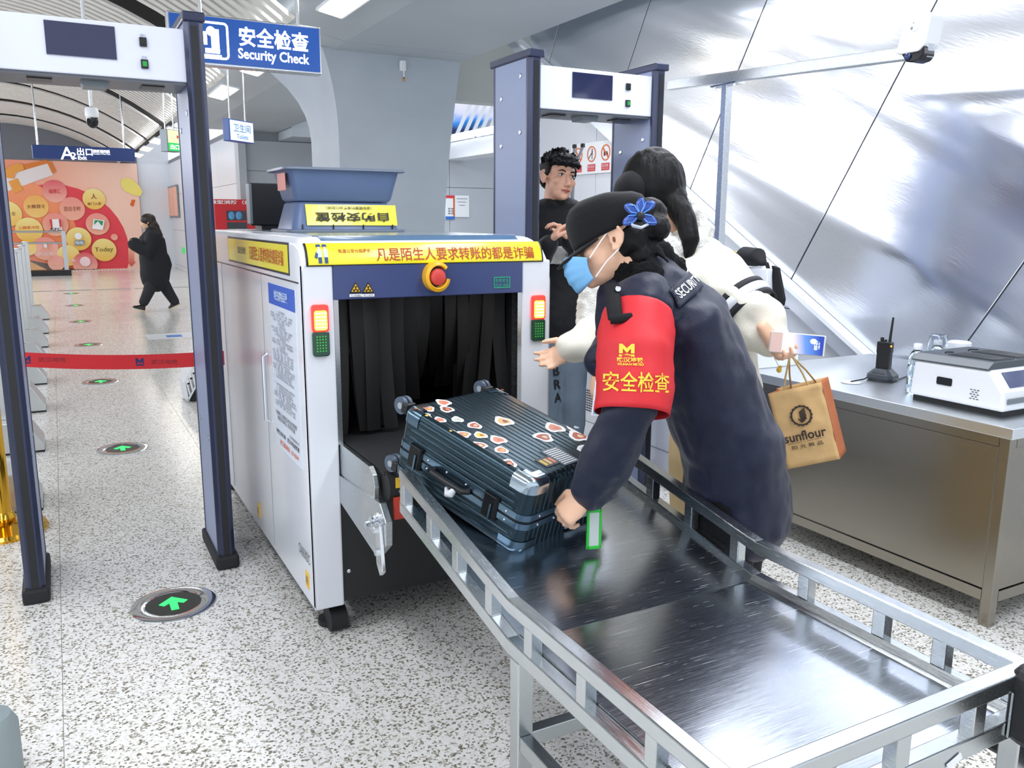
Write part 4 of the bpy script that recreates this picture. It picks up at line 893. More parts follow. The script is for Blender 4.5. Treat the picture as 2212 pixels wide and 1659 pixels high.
# ================================================================== steel desk on the right and what stands on it
TX0, TX1, TY0, TY1, TZ = 2.87, 3.84, 1.675, 3.05, .75
steeld = mat('desk_steel', '#989388', .27, 1, bump=.004, bscale=3, stretch=(1, .4, 1), rvar=.04)  # base colour darkened and browned for the dark surroundings the front reflects
dt = thing('steel_desk', 'long stainless steel desk with panelled front on the right', 'desk', (3.35, 2.3, 0))
b = B(); b.box(TX0-.012, TX1, TY0-.012, TY1, TZ-.04, TZ); put('desk_top', b, mat('desk_top_steel', '#e4e8ea', .33, 1, bump=.004, bscale=4, rvar=.05), dt, bevel=.003)  # same steel, base colour lightened for the white the top reflects
for x in (TX0, TX1-.04):
    for y in (TY0, TY1-.04): b = B(); b.box(x, x+.04, y, y+.04, 0, TZ-.04); put('leg', b, steeld, dt, bevel=.003)
b = B(); b.box(TX0, TX0+.04, TY0+.04, TY1-.04, TZ-.075, TZ-.04); put('front_rail', b, steeld, dt); b = B(); b.box(TX0, TX0+.04, TY0+.04, TY1-.04, .095, .135); put('front_rail', b, steeld, dt)
b = B(); b.box(TX0+.04, TX1-.04, TY0, TY0+.04, TZ-.075, TZ-.04); put('side_rail', b, steeld, dt); b = B(); b.box(TX0+.04, TX1-.04, TY0, TY0+.04, .095, .135); put('side_rail', b, steeld, dt)
b = B(); b.box(TX0+.006, TX0+.02, TY0+.043, TY1-.043, .138, TZ-.078); put('front_panel', b, steeld, dt, bevel=.002)
b = B(); b.box(TX0+.043, TX1-.043, TY0+.006, TY0+.02, .138, TZ-.078); put('side_panel', b, steeld, dt, bevel=.002)
b = B(); b.box(TX0+.02, TX1-.02, TY0+.02, TY1-.02, .12, .13); put('bottom_panel', b, steeld, dt)
q = onZ(1838, 827, TZ); b = B(); b.lathe([(.034, 0), (.042, .002), (.042, .004), (.03, .004)], (q.x, q.y, TZ), seg=28); put('cable_ring', b, whitep, dt, smooth=True)
# liquid scanner: white box with black hopper top
DX0, DX1 = 2.975, 3.36
ls = thing('liquid_scanner', 'white bottle scanner with black hopper top at the right end of the desk', 'scanner', (3.17, 1.95, TZ))
A, Bq, Cq, D = onX(1975, 776, DX0), onX(2140, 800, DX0), onX(2168, 850, DX0), onX(2165, 903, DX0)
yl_, yr_ = 2.165, D.y
pr = [(yl_, TZ+.022), (A.y, A.z), (Bq.y, Bq.z), (Cq.y, Cq.z), (yr_, TZ+.022)]
b = B(); b.prism([V((DX0, y, z)) for y, z in pr], (DX1-DX0, 0, 0)); put('housing', b, whitep, ls, bevel=.012, seg=3)
b = B(); b.box(DX0+.012, DX1-.012, yr_+.012, yl_-.012, TZ, TZ+.024); put('plinth', b, rubber, ls)
zt = lambda y: A.z+(Bq.z-A.z)*(y-A.y)/(Bq.y-A.y)
b = B(); y0, y1 = A.y+.012, Bq.y+.004
top = [(DX0-.006, 0), (DX0+.03, .026), (DX1-.03, .026), (DX1+.006, 0)]
b.loft([[V((x, y, zt(y)+.001+h)) for x, h in top]+[V((DX1, y, zt(y)-.004)), V((DX0, y, zt(y)-.004))] for y in (y0, (y0+y1)/2, y1)]); put('black_lid', b, mat('lid_graphite', '#4c5357', .3, .2), ls, bevel=.004)
for x0, x1 in ((DX0+.055, DX0+.165), (DX0+.20, DX0+.32)):
    yc0, yc1 = y1+.02, y0-.12
    b = B(); Z = lambda y: zt(y)+.0285
    b.loft([[V((x0, yc0, Z(yc0))), V((x1, yc0, Z(yc0))), V((x1-.01, yc1, Z(yc1))), V((x0+.01, yc1, Z(yc1)))], [V((x0+.02, yc0+.02, Z(yc0)-.02)), V((x1-.02, yc0+.02, Z(yc0)-.02)), V((x1-.03, yc1-.03, Z(yc1)-.02)), V((x0+.03, yc1-.03, Z(yc1)-.02))]]); put('hopper_well', b, black, ls)
    b = B(); b.loft([[V((x0-.004, yc0-.006, Z(yc0)+e)), V((x1+.004, yc0-.006, Z(yc0)+e)), V((x1-.006, yc1+.008, Z(yc1)+e)), V((x0+.006, yc1+.008, Z(yc1)+e))] for e in (-.003, .001)]); put('well_rim', b, MATS['lid_graphite'], ls)
    b = B(); b.loft([[V((x0+.003, yc0+.001, Z(yc0)+.0018)), V((x1-.003, yc0+.001, Z(yc0)+.0018)), V((x1-.011, yc1, Z(yc1)+.0018)), V((x0+.011, yc1, Z(yc1)+.0018))], [V((x0+.003, yc0+.001, Z(yc0)+.0022)), V((x1-.003, yc0+.001, Z(yc0)+.0022)), V((x1-.011, yc1, Z(yc1)+.0022)), V((x0+.011, yc1, Z(yc1)+.0022))]]); put('well_opening', b, black, ls)
    b = B(); yy = yc1+.035; b.bar((x0+.03, yy, Z(yy)), ((x0+x1)/2, yy+.02, Z(yy)), .006, .003); b.bar(((x0+x1)/2, yy+.02, Z(yy)), (x1-.03, yy, Z(yy)), .006, .003); put('arrow_mark', b, gdark, ls)
h0, h1 = onX(2010, 808, DX0), onX(2071, 842, DX0)
b = B(); zc, yc = (h0.z+h1.z)/2+.002, (h0.y+h1.y)/2; p = rrect(0, 0, .064, .030, .006); sl = (Bq.z-A.z)/(A.y-Bq.y)*.45
b.prism([V((DX0-.003, yc-x, zc+z-x*sl*-0)) for x, z in p], (.004, 0, 0)); put('grip_recess', b, black, ls, bevel=.001)
b = B(); q0 = onX(2105, 852, DX0)
for r_ in range(5):
    for k in range(3 if r_ % 2 == 0 else 2):
        y = q0.y+.014-.0135*k-(.0067 if r_ % 2 else 0); z = q0.z+.017-.0085*r_; b.box(DX0-.0015, DX0, y-.0042, y+.0042, z-.0012, z+.0012)
put('speaker_slots', b, gdark, ls, kind='stuff')
n_ = V((0, -(Bq.z-Cq.z), (Cq.y-Bq.y))); mid = (Bq+Cq)/2; dv = (Cq-Bq).normalized(); nv = V((0, dv.z, -dv.y))*-1
nv = nv if nv.y < 0 else -nv
b = B(); b.obox(V((DX0+.17, mid.y, mid.z))+nv*.001, (.12, 0, 0), dv*.032, nv*.0015); put('screen', b, mat('screen_blue', '#2b3d6a', .1), ls)
b = B(); b.box(DX0+.02, DX1-.02, yr_-.002, yr_, TZ+.05, TZ+.07); put('front_strip', b, MATS['case_grey'], ls)
# bottles, cup, roll
clear = mat('clear_plastic', '#f4f9fc', .04, trans=1.0)
def bottle(x, y, label):
    t = thing('water_bottle', label, 'bottle', (x, y, TZ))
    b = B(); b.lathe([(.001, .002), (.03, 0), (.033, .008), (.033, .06), (.031, .063), (.033, .068), (.033, .115), (.031, .118), (.033, .122), (.032, .15), (.022, .172), (.014, .18), (.014, .188), (.001, .189)], (x, y, TZ), seg=24); put('body', b, clear, t, smooth=True)
    b = B(); b.lathe([(.001, .003), (.029, .002), (.031, .009), (.031, .12), (.001, .12)], (x, y, TZ), seg=20); put('water', b, mat('water', '#eaf4fa', .02, trans=1.0), t, smooth=True)
    b = B(); b.lathe([(.0165, .182), (.017, .186), (.017, .203), (.015, .206), (.001, .206)], (x, y, TZ), seg=20); put('cap', b, whitep, t, smooth=True)
    return t
q = onX(1980, 800, 3.12); bo = bottle(3.115, q.y, 'clear water bottle with a white cap left of the bottle scanner')
q2 = onX(2010, 790, 3.3); dup(bo, (3.32-3.115, q2.y-q.y-.01, 0), 'clear water bottle behind, under the upturned plastic cup')
t = thing('plastic_cup', 'clear plastic cup upside down over a bottle neck behind the bottle scanner', 'cup', (3.32, q2.y-.01, TZ+.15))
b = B(); b.lathe([(.040, 0), (.042, .002), (.034, .073), (.03, .077), (.001, .077), (.001, .075), (.029, .075), (.032, .071), (.038, .002)], (3.32, q2.y-.01, TZ+.150), seg=28); put('wall', b, clear, t, smooth=True)
q3 = onX(2072, 750, 3.45); b = B(); b.lathe([(.001, 0), (.045, 0), (.045, .16), (.047, .165), (.047, .185), (.04, .19), (.001, .19)], (3.45, q3.y, TZ), seg=28); tag(put('lidded_tub', b, whitep, loc=(3.45, q3.y, TZ), smooth=True), 'white lidded tub behind the black top of the bottle scanner', 'tub')
# radio in its charger
q = onZ(1896, 822, TZ); rx, ry = q.x+.03, q.y
t = thing('charger', 'black desktop charging cradle under the two-way radio', 'charger', (rx, ry, TZ))
u, v = V((.25, -.97, 0)).normalized(), V((.97, .25, 0)).normalized()
def rr2(w_, d_, z): return [V((rx, ry, z))+u*a*w_+v*c*d_ for a, c in ((-1, -.6), (-.7, -1), (.7, -1), (1, -.6), (1, .6), (.7, 1), (-.7, 1), (-1, .6))]
b = B(); b.loft([rr2(.055, .05, TZ), rr2(.06, .054, TZ+.012), rr2(.058, .05, TZ+.028), rr2(.034, .032, TZ+.052), rr2(.03, .028, TZ+.054)]); put('cradle', b, mat('charger_graphite', '#3b4148', .35), t, bevel=.003)
b = B()
for k in range(10): b.obox(V((rx, ry, TZ+.040))-v*.041+u*(-.026+.0057*k), u*.0012, v*.006+V((0, 0, .006)), V((0, 0, .001)))
put('vent_slots', b, gdark, t, kind='stuff')
p1 = onZ(1838, 827, TZ); p2 = onZ(1958, 815, TZ)
b = B(); b.tube([V((rx, ry, TZ+.012))-u*.055, (p1+V((rx, ry, TZ)))/2+V((-.02, 0, .012)), p1+V((0, 0, .006)), p1+V((.0, .0, -.0))], .003, 8); put('cable', b, rubber, t, smooth=True)
b = B(); b.tube([V((rx, ry, TZ+.008))-v*.05-u*.04, V((rx, ry, TZ+.004))-v*.07, V((rx, ry, TZ+.004))+u*.06-v*.05, p2+V((0, 0, .004))], .0025, 8); put('cable', b, rubber, t, smooth=True)
t = thing('two_way_radio', 'black two-way radio with stub antenna standing in its desk charger', 'radio', (rx, ry, TZ+.05))
tl = V((.0, .0, 1)); b = B(); b.loft([[V((rx, ry, TZ+z))+u*a*w_+v*c*.017 for a, c in ((-1, -1), (1, -1), (1, 1), (-1, 1))] for z, w_ in ((.045, .030), (.12, .030), (.128, .032), (.170, .032), (.175, .029))]); put('body', b, black, t, bevel=.004)
b = B(); b.tube([V((rx, ry, TZ+.17))+u*.018, V((rx, ry, TZ+.20))+u*.019, V((rx, ry, TZ+.285))+u*.024], [.0065, .006, .0045], 10); put('antenna', b, rubber, t, smooth=True)
b = B(); b.cyl(V((rx, ry, TZ+.17))-u*.016, V((rx, ry, TZ+.192))-u*.016, .008, 12); b.cyl(V((rx, ry, TZ+.17))-u*.0, V((rx, ry, TZ+.184))-u*.0, .006, 12); put('knob', b, black, t)
b = B(); b.ell(V((rx, ry, TZ+.158))+u*.03-v*.012, .005, .005, .005); put('status_light', b, mat('amber_led', '#ff7a1c', .3, emit=3), t, smooth=True)
b = B(); b.obox(V((rx, ry, TZ+.15))-v*.0175, u*.02, v*.001, V((0, 0, .012))); put('speaker', b, gdark, t)
# operator cabinet, monitor and hat, side box with handle
t = thing('equipment_cabinet', 'white equipment cabinet with a perforated vent behind the scanner exit', 'cabinet', (3.2, 3.9, 0))
b = B(); b.box(2.87, 3.6, 3.46, 4.72, .03, .86); put('body', b, white, t, bevel=.006)
b = B(); b.box(2.89, 3.58, 3.48, 4.70, 0, .03); put('plinth', b, rubber, t)
b = B(); b.box(2.868, 2.871, 3.47, 4.70, .2, .204); put('seam', b, MATS['joint_dark'], t)
b = B()
for i in range(14):
    for j in range(9): b.box(2.867, 2.871, 4.28+.0245*i, 4.28+.0245*i+.016, .272+.0158*j, .272+.0158*j+.008)
put('vent_holes', b, gdark, t, kind='stuff')
b = B(); a, c = onX(1607, 770, 2.95), onX(1640, 846, 2.95); b.box(2.9, 3.2, c.y, 3.04, TZ, a.z+.06); t = tag(put('drawer_box', b, whitep, loc=(3.05, 2.9, TZ), bevel=.006), 'white drawer box with a clear handle at the far end of the steel desk', 'box')
q = onX(1618, 812, 2.9); b = B(); b.box(2.885, 2.9, c.y+.02, 3.0, q.z-.022, q.z+.004); put('handle', b, clear, t, bevel=.003); b = B(); b.box(2.883, 2.9, c.y+.02, 3.0, q.z+.004, q.z+.012); put('handle_lip', b, MATS['case_grey'], t)
a, c = onX(1600, 572, 3.3), onX(1659, 655, 3.3)
t = thing('monitor', 'white monitor back behind the woman in the cream coat', 'monitor', (3.3, 3.4, .86))
b = B(); b.box(3.28, 3.32, c.y, 3.72, .90, a.z-.01); put('screen_back', b, whitep, t, bevel=.006); b = B(); b.box(3.27, 3.33, 3.5, 3.65, .86, .92); put('stand', b, whitep, t)
b = B(); b.prism([V((3.33, y, z)) for y, z in ((c.y-.01, .98), (c.y-.07, 1.02), (c.y-.075, 1.05), (c.y-.02, 1.21), (c.y+.02, 1.22))], (.02, 0, 0)); tag(put('black_cloth', b, mat('cloth_black', '#17181b', .9), loc=(3.34, c.y, 1)), 'black cloth hanging from the side of the white monitor', 'cloth')
# uniform hat resting on the monitor
hc = onX(1618, 553, 3.3)
t = thing('uniform_cap', 'black uniform cap with a gold round badge lying on the white monitor', 'hat', (3.3, hc.y, a.z))
b = B(); b.tube([(3.3, hc.y+.09, a.z+.035), (3.3, hc.y+.03, a.z+.05), (3.3, hc.y-.06, a.z+.045), (3.3, hc.y-.1, a.z+.02)], [.035, .06, .062, .03], 14, side=(1, 0, 0), rb=[.025, .05, .05, .02], round_ends=True); put('crown', b, mat('hat_black', '#15161a', .8), t, smooth=True)
b = B(); b.ell((3.27, hc.y+.075, a.z+.05), .012, .024, .026); put('badge', b, gold, t, smooth=True); b = B(); b.ell((3.264, hc.y+.075, a.z+.05), .012, .012, .013); put('badge_centre', b, mat('badge_blue', '#6fa4c8', .3), t, smooth=True)
b = B(); b.tube([(3.3, hc.y-.08, a.z+.03), (3.31, hc.y-.125, a.z+.012), (3.32, hc.y-.15, a.z-.05)], [.014, .012, .006], 8); put('strap', b, MATS['hat_black'], t, smooth=True)
# thermal camera on its bar and pole
t = thing('camera_stand', 'square steel pole and long bar carrying the white camera at the right', 'stand', (3.0, 3.35, 0))
bz = lambda y: 2.168+(y-3.79)*(2.168-2.098)/(3.79-2.365)
b = B(); b.bar((3.0, 3.80, bz(3.8)), (3.0, 2.23, bz(2.23)), .04, .05); put('bar', b, steel_y, t, bevel=.003)
b = B(); b.box(2.98, 3.02, 3.33, 3.37, 0, bz(3.35)-.03); put('pole', b, steel, t, bevel=.004)
b = B(); b.box(2.97, 3.03, 3.26, 3.44, bz(3.35)-.038, bz(3.35)-.03); put('clamp_plate', b, chrome, t)
for y in (3.28, 3.42): b = B(); b.cyl((2.985, y, bz(3.35)-.05), (2.985, y, bz(3.35)-.03), .008, 8); put('clamp_bolt', b, chrome, t)
b = B(); b.box(2.88, 3.12, 3.25, 3.45, 0, .012); put('foot_plate', b, steel, t)
t = thing('thermal_camera', 'white boxed camera hung on the steel bar at the upper right', 'camera', (2.97, 2.4, 2.15))
cc = lambda px, py, o=0: onX(px, py, 2.955)+V((o, 0, 0))
front = [(1948, 118), (1933, 116), (1953, 48), (1963, 30), (2000, 24), (2010, 30), (1996, 95), (1982, 111)]
b = B(); b.prism([cc(*p) for p in front], (.09, 0, 0)); put('housing', b, whitep, t, bevel=.008, seg=3)
b = B(); b.prism([cc(*p, -.0) for p in ((1945, 116), (1986, 110), (1995, 98), (1994, 118), (1985, 130), (1970, 135), (1956, 134))], (.07, 0, 0)); put('lens_block', b, mat('lens_black', '#101114', .15), t, bevel=.006)
c = cc(1962, 122, -.002); b = B(); b.lathe([(.012, 0), (.012, .004), (.009, .006), (.001, .004)], c, (-1, 0, 0), 18); put('lens', b, mat('lens_glass', '#2c3c66', .05), t, smooth=True)
c = cc(1976, 55, 0); b = B(); b.lathe([(.021, 0), (.021, .003), (.018, .004), (.001, .004)], c, (-1, 0, 0), 24); put('front_disc', b, mat('disc_white', '#dfe3ea', .4), t, smooth=True)
c = cc(1971, 61, -.004); b = B(); b.ell(c, .002, .006, .006); b.ell(c+V((0, -.006, .018)), .002, .0025, .0025); put('sensor', b, MATS['case_grey'], t)
# black padded stool cut by the right edge, beyond the tray corner
t = thing('padded_stool', 'black padded stool beside the tray corner, cut by the right edge', 'stool', (1.80, .80, 0))
b = B(); b.box(1.62, 1.98, .62, .98, .36, .43); put('seat', b, mat('vinyl_black', '#191a1d', .5), t, bevel=.03, seg=4)
q = onZ(2205, 1415, .66); b = B(); b.box(q.x-.05, q.x+.22, q.y-.17, q.y+.0, .5, .66); put('backrest', b, MATS['vinyl_black'], t, bevel=.035, seg=4)
b = B(); b.cyl((1.8, .8, .03), (1.8, .8, .38), .025, 14); put('post', b, chrome, t, smooth=True)
b = B(); b.bar((1.8, .95, .4), (q.x+.08, q.y-.03, .58), .03, .02); put('back_stem', b, chrome, t)
b = B(); b.lathe([(.001, 0), (.2, 0), (.2, .015), (.03, .035)], (1.8, .8, 0), seg=28); put('base', b, chrome, t, smooth=True)

# ================================================================== suitcase
CY, CP = .365, .265
Rz = Matrix.Rotation(CY, 3, 'Z'); Rx = Matrix.Rotation(CP, 3, 'X'); RS = Rz @ Rx
SCN = V((1.102, 2.095, .752)); SL, SW, ST = .50, .397, .228
def S(x, y, z): return SCN+RS @ V((x, y, z))
shellm = mat('case_teal', '#374952', .27, .85, bump=.06, bscale=300)
case = thing('suitcase', 'dark teal ribbed suitcase covered in stickers sliding out of the scanner', 'suitcase', S(0, 0, -ST/2))
def half(z0, z1, top):
    # rounded box with ribs: rows go round the perimeter, columns up the side and over the face
    rc, re = .035, .022; w2, l2 = SW/2, SL/2
    per = []
    def addline(x0, y0, x1, y1, n):
        for k in range(n): f = k/n; per.append((x0+(x1-x0)*f, y0+(y1-y0)*f))
    def addarc(cx, cy, a0):
        for k in range(6): a = math.radians(a0+90*k/6); per.append((cx+rc*math.cos(a), cy+rc*math.sin(a)))
    NX, NYY = 126, 30
    addline(-w2+rc, -l2, w2-rc, -l2, NX); addarc(w2-rc, -l2+rc, -90); addline(w2, -l2+rc, w2, l2-rc, NYY); addarc(w2-rc, l2-rc, 0)
    addline(w2-rc, l2, -w2+rc, l2, NX); addarc(-w2+rc, l2-rc, 90); addline(-w2, l2-rc, -w2, -l2+rc, NYY); addarc(-w2+rc, -l2+rc, 180)
    def rib(t): q = (t/.0196) % 1; return -.0022 if q < .22 else 0
    sgn = 1 if top else -1; h = abs(z1-z0); rings = []
    zs = [k*(h-re)/22 for k in range(23)]
    prof = [(0, z) for z in zs]+[(re*(1-math.cos(a)), h-re+re*math.sin(a)) for a in [math.pi/2*k/6 for k in range(1, 7)]]
    for ins, z in prof:
        r = []
        for x, y in per:
            side = abs(x) > w2-rc*.5 and abs(y) < l2-rc*.9
            d = rib(z) if side else (rib(x+.0098) if abs(y) > l2-rc*.2 else 0)
            k = 1-(ins)/min(w2, l2) if 0 else 1
            nx = (1 if x > w2-1e-6 else -1 if x < -w2+1e-6 else 0); ny = (1 if y > l2-1e-6 else -1 if y < -l2+1e-6 else 0)
            if not nx and not ny: cx, cy = max(-w2+rc, min(w2-rc, x)), max(-l2+rc, min(l2-rc, y)); nx, ny = (x-cx)/rc, (y-cy)/rc
            rr = rib(x+.0098)*min(1, ins/re) if (ins > 0 and not (abs(x) > w2-rc)) else 0
            r.append(S(x-nx*(ins-d), y-ny*(ins-d), (z0 if top else z1)+sgn*(z+rr)))
        rings.append(r)
    # face: strips between front and back, following the ribs
    b = B(); b.loft(rings, cap=False); bm = b.bm; bm.verts.ensure_lookup_table(); n = len(per); base = (len(rings)-1)*n
    f0 = [base+k for k in range(NX+1)]; bk0 = NX+6+NYY+6; bk = [base+bk0+NX-k for k in range(NX+1)]
    for k in range(NX): 
        try: bm.faces.new((bm.verts[f0[k]], bm.verts[f0[k+1]], bm.verts[bk[k+1]], bm.verts[bk[k]]))
        except ValueError: pass
    for lo, hi in ((NX, bk0), (bk0+NX, n)):
        ids = [base+(k % n) for k in range(lo, hi+1)]
        try: bm.faces.new([bm.verts[i] for i in ids])
        except ValueError: pass
    return b
SEAM = -.012
put('upper_shell', half(SEAM+.006, ST/2, True), shellm, case, smooth=True); put('lower_shell', half(-ST/2, SEAM-.006, False), shellm, case, smooth=True)
fr = mat('case_frame', '#6b8496', .22, .95)
def bandring(z0, z1, out):
    b = B(); w2, l2, rc = SW/2+out, SL/2+out, .036; o = []
    for ox, oy, a in ((1, 1, 0), (-1, 1, 90), (-1, -1, 180), (1, -1, 270)):
        for k in range(7): q = math.radians(a+15*k); o.append((ox*(w2-rc)+rc*math.cos(q), oy*(l2-rc)+rc*math.sin(q)))
    o.append(o[0]); return b.loft([[S(x, y, z0), S(x, y, z1), S(x*.97, y*.97, z1), S(x*.97, y*.97, z0)] for x, y in o], cap=False)
for z0, z1 in ((SEAM+.004, SEAM+.022), (SEAM-.022, SEAM-.004)): put('frame_band', bandring(z0, z1, .0025), fr, case, smooth=True)
put('frame_groove', bandring(SEAM-.004, SEAM+.004, -.001), gdark, case)
b = B()
for z in (SEAM+.013, SEAM-.013):
    for k in range(6): y = -SL/2+.06+k*.076; b.ell(S(-SW/2-.003, y, z), .0035, .0035, .0035, seg=8)
    for k in range(5): x = -SW/2+.06+k*.069; b.ell(S(x, -SL/2-.003, z), .0035, .0035, .0035, seg=8)
put('rivets', b, chrome, case, smooth=True, kind='stuff')
def corner(sx, sy, sz, nm='corner_guard'):
    b = B(); w2, l2, h2 = SW/2+.002, SL/2+.002, ST/2+.0012; L_ = .052; g = 7; rc = .036; re = .024
    rows = []
    for i in range(g+4):
        r = []
        for j in range(13):
            a = math.radians(90*max(0, min(1, (j-3)/6))); ext = (3-j)*.012 if j < 3 else (j-9)*.012 if j > 9 else 0
            if i <= 5: z, ins = h2-re-(5-i)*.004, 0
            else: q = math.pi/2*(i-5)/5; z, ins = h2-re+re*math.sin(q), re*(1-math.cos(q))
            cx, cy = w2-rc, l2-rc; x = cx+(rc-ins)*math.cos(a); y = cy+(rc-ins)*math.sin(a)
            if j < 3: y -= ext
            if j > 9: x -= ext
            r.append(S(sx*x, sy*y, sz*z))
        rows.append(r)
    rows.append([S(sx*(w2-rc*1.15), sy*(l2-rc*1.15), sz*h2)]*1+[S(sx*(w2-rc*1.15-max(0, (j-9))*.01), sy*(l2-rc*1.15-max(0, 3-j)*.01), sz*h2) for j in range(1, 13)])
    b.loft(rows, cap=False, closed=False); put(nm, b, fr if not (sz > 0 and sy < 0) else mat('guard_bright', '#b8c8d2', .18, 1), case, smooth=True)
for sx in (-1, 1):
    for sy in (-1, 1):
        for sz in (-1, 1): corner(sx, sy, sz)
# latches, side handle, front handle, wheels
for y in (-.135, .165):
    b = B(); b.loft([[S(-SW/2-o, y+s*w_, z) for z in (SEAM-.034, SEAM+.034)]+[S(-SW/2+.002, y+s*w_, z) for z in (SEAM+.034, SEAM-.034)] for s, w_, o in ((-1, .026, .004), (-1, .022, .011), (1, .022, .011), (1, .026, .004))]); l = put('latch', b, mat('latch_black', '#15171a', .3, .4), case, bevel=.002)
    b = B(); b.obox(S(-SW/2-.013, y-.008, SEAM-.012), RS @ V((.002, 0, 0)), RS @ V((0, .003, 0)), RS @ V((0, 0, .024))); put('latch_lever', b, fr, l)
b = B(); b.tube([S(-SW/2-.004, -.055, SEAM+.0), S(-SW/2-.022, -.045, SEAM), S(-SW/2-.026, .015, SEAM), S(-SW/2-.022, .075, SEAM), S(-SW/2-.004, .085, SEAM)], .009, 10); put('side_handle', b, black, case, smooth=True)
b = B(); b.tube([S(-SW/2-.026, -.02, SEAM-.006), S(-SW/2-.03, -.015, SEAM-.02), S(-SW/2-.026, .0, SEAM-.03), S(-SW/2-.02, .012, SEAM-.02)], [.008, .011, .01, .006], 10, round_ends=True); put('baggage_strip', b, mat('strip_white', '#e2e6ea', .4), case, smooth=True)
b = B(); b.tube([S(.02, -SL/2-.003, SEAM+.004), S(.03, -SL/2-.03, SEAM+.002), S(.09, -SL/2-.036, SEAM+.002), S(.15, -SL/2-.03, SEAM+.002), S(.16, -SL/2-.003, SEAM+.004)], .011, 10); put('front_handle', b, mat('handle_grey', '#6d7880', .3, .6), case, smooth=True)
b = B(); b.loft([[S(.0+.13*f, -SL/2-.005-.004*math.sin(f*9), -.074+.02*f+e) for e in (-.008, .008)]+[S(.0+.13*f, -SL/2-.001, -.074+.02*f+e) for e in (.008, -.008)] for f in [k/8 for k in range(9)]]); put('baggage_strip', b, mat('strip_grey', '#9aa7b2', .35), case, smooth=True)
for sx in (-1, 1):
    for sz in (-1, 1):
        w = B(); c = V((sx*(SW/2-.03), SL/2+.018, sz*(ST/2-.018)))
        w.cyl(S(c.x-.014, c.y+.012, c.z), S(c.x-.004, c.y+.012, c.z), .026, 20); w.cyl(S(c.x+.004, c.y+.012, c.z), S(c.x+.014, c.y+.012, c.z), .026, 20); wh = put('wheel', w, mat('wheel_slate', '#4c5a6b', .4), case, smooth=True)
        w = B(); w.obox(S(c.x, c.y-.008, c.z), RS @ V((.018, 0, 0)), RS @ V((0, .012, 0)), RS @ V((0, 0, .016))); put('wheel_fork', w, black, wh, bevel=.004)
        w = B(); w.cyl(S(c.x-.016, c.y+.012, c.z), S(c.x+.016, c.y+.012, c.z), .010, 12); put('hub', w, mat('hub_grey', '#9aa3a8', .4), wh)
# stickers on the upper face
sw_ = mat('sticker_white', '#eef0f2', .35)
cols = [mat('sticker_c%d' % i, c, .4) for i, c in enumerate(('#d98a6c', '#b5533c', '#e5b87a', '#c97b66', '#e3c9a4', '#8a4a35', '#d8c24a', '#b8cdd8'))]
PT = S(0, 0, ST/2+.0008); PN = RS @ V((0, 0, 1))
def ontop(px, py): d = ray(px, py); return CAM+d*((PT-CAM).dot(PN)/d.dot(PN))
SP = [(948, 858, 14, 0), (894, 876, 9, 6), (926, 877, 11, 3), (965, 878, 13, 5), (920, 892, 10, 3), (950, 901, 11, 0), (988, 900, 11, 7), (972, 925, 9, 3), (1025, 913, 13, 1), (1002, 932, 12, 3), (1038, 934, 12, 6), (1088, 904, 18, 2), (1076, 944, 15, 0), (1036, 956, 13, 1), (1083, 966, 12, 3), (1098, 995, 14, 5), (1076, 832, 10, 2), (1198, 918, 19, 0), (1174, 938, 18, 1), (1242, 917, 17, 4), (1250, 936, 20, 1), (1266, 964, 16, 7)]
for i, (px, py, r, ci) in enumerate(SP):
    c = ontop(px, py+6); loc = RS.transposed() @ (c-SCN); rm = r/1816*2.35*1.25; loc.y = min(loc.y, SL/2-.035); ph = random.random()*6
    out = []
    for k in range(16): a = 6.2832*k/16; q = rm*(1+.13*math.sin(3*a+ph)+.07*math.sin(5*a+ph*2)); out.append((q*math.cos(a)*1.05, q*math.sin(a)))
    b = B(); b.prism([S(max(-SW/2+.02, min(SW/2-.02, loc.x+x)), loc.y+y, ST/2+.0005) for x, y in out], PN*.0006); st = put('sticker', b, sw_, case)
    b = B(); b.prism([S(max(-SW/2+.02, min(SW/2-.02, loc.x+x*.68)), loc.y+y*.62, ST/2+.0011) for x, y in out], PN*.0004); put('sticker_print', b, cols[ci], st)
    b = B(); b.prism([S(loc.x+x*.28+rm*.1, loc.y+y*.3-rm*.1, ST/2+.0015) for x, y in out], PN*.0003); put('sticker_print', b, cols[(ci+3) % 8], st)
c = ontop(1210, 985); loc = RS.transposed() @ (c-SCN)
b = B(); b.obox(S(loc.x, loc.y, ST/2+.001), RS @ V((.035, 0, 0)), RS @ V((0, .045, 0)), PN*.0006); st = put('sticker', b, mat('sticker_slate', '#51616f', .4), case)
for k in range(9): b = B(); b.obox(S(loc.x, loc.y-.036+.009*k, ST/2+.0018), RS @ V((.028, 0, 0)), RS @ V((0, .002, 0)), PN*.0003); put('sticker_print', b, sw_, st)
c = ontop(1176, 993); loc = RS.transposed() @ (c-SCN)
b = B(); b.obox(S(loc.x, loc.y-.012, ST/2+.001), RS @ V((.03, 0, 0)), RS @ V((0, .022, 0)), PN*.0006); st = put('sticker', b, mat('sticker_ink', '#2a2a36', .4), case)
for k in range(3): b = B(); b.obox(S(loc.x-.018+.018*k, loc.y-.012, ST/2+.0018), RS @ V((.006, 0, 0)), RS @ V((0, .014, 0)), PN*.0003); put('sticker_print', b, cols[(6, 2, 0)[k]], st)
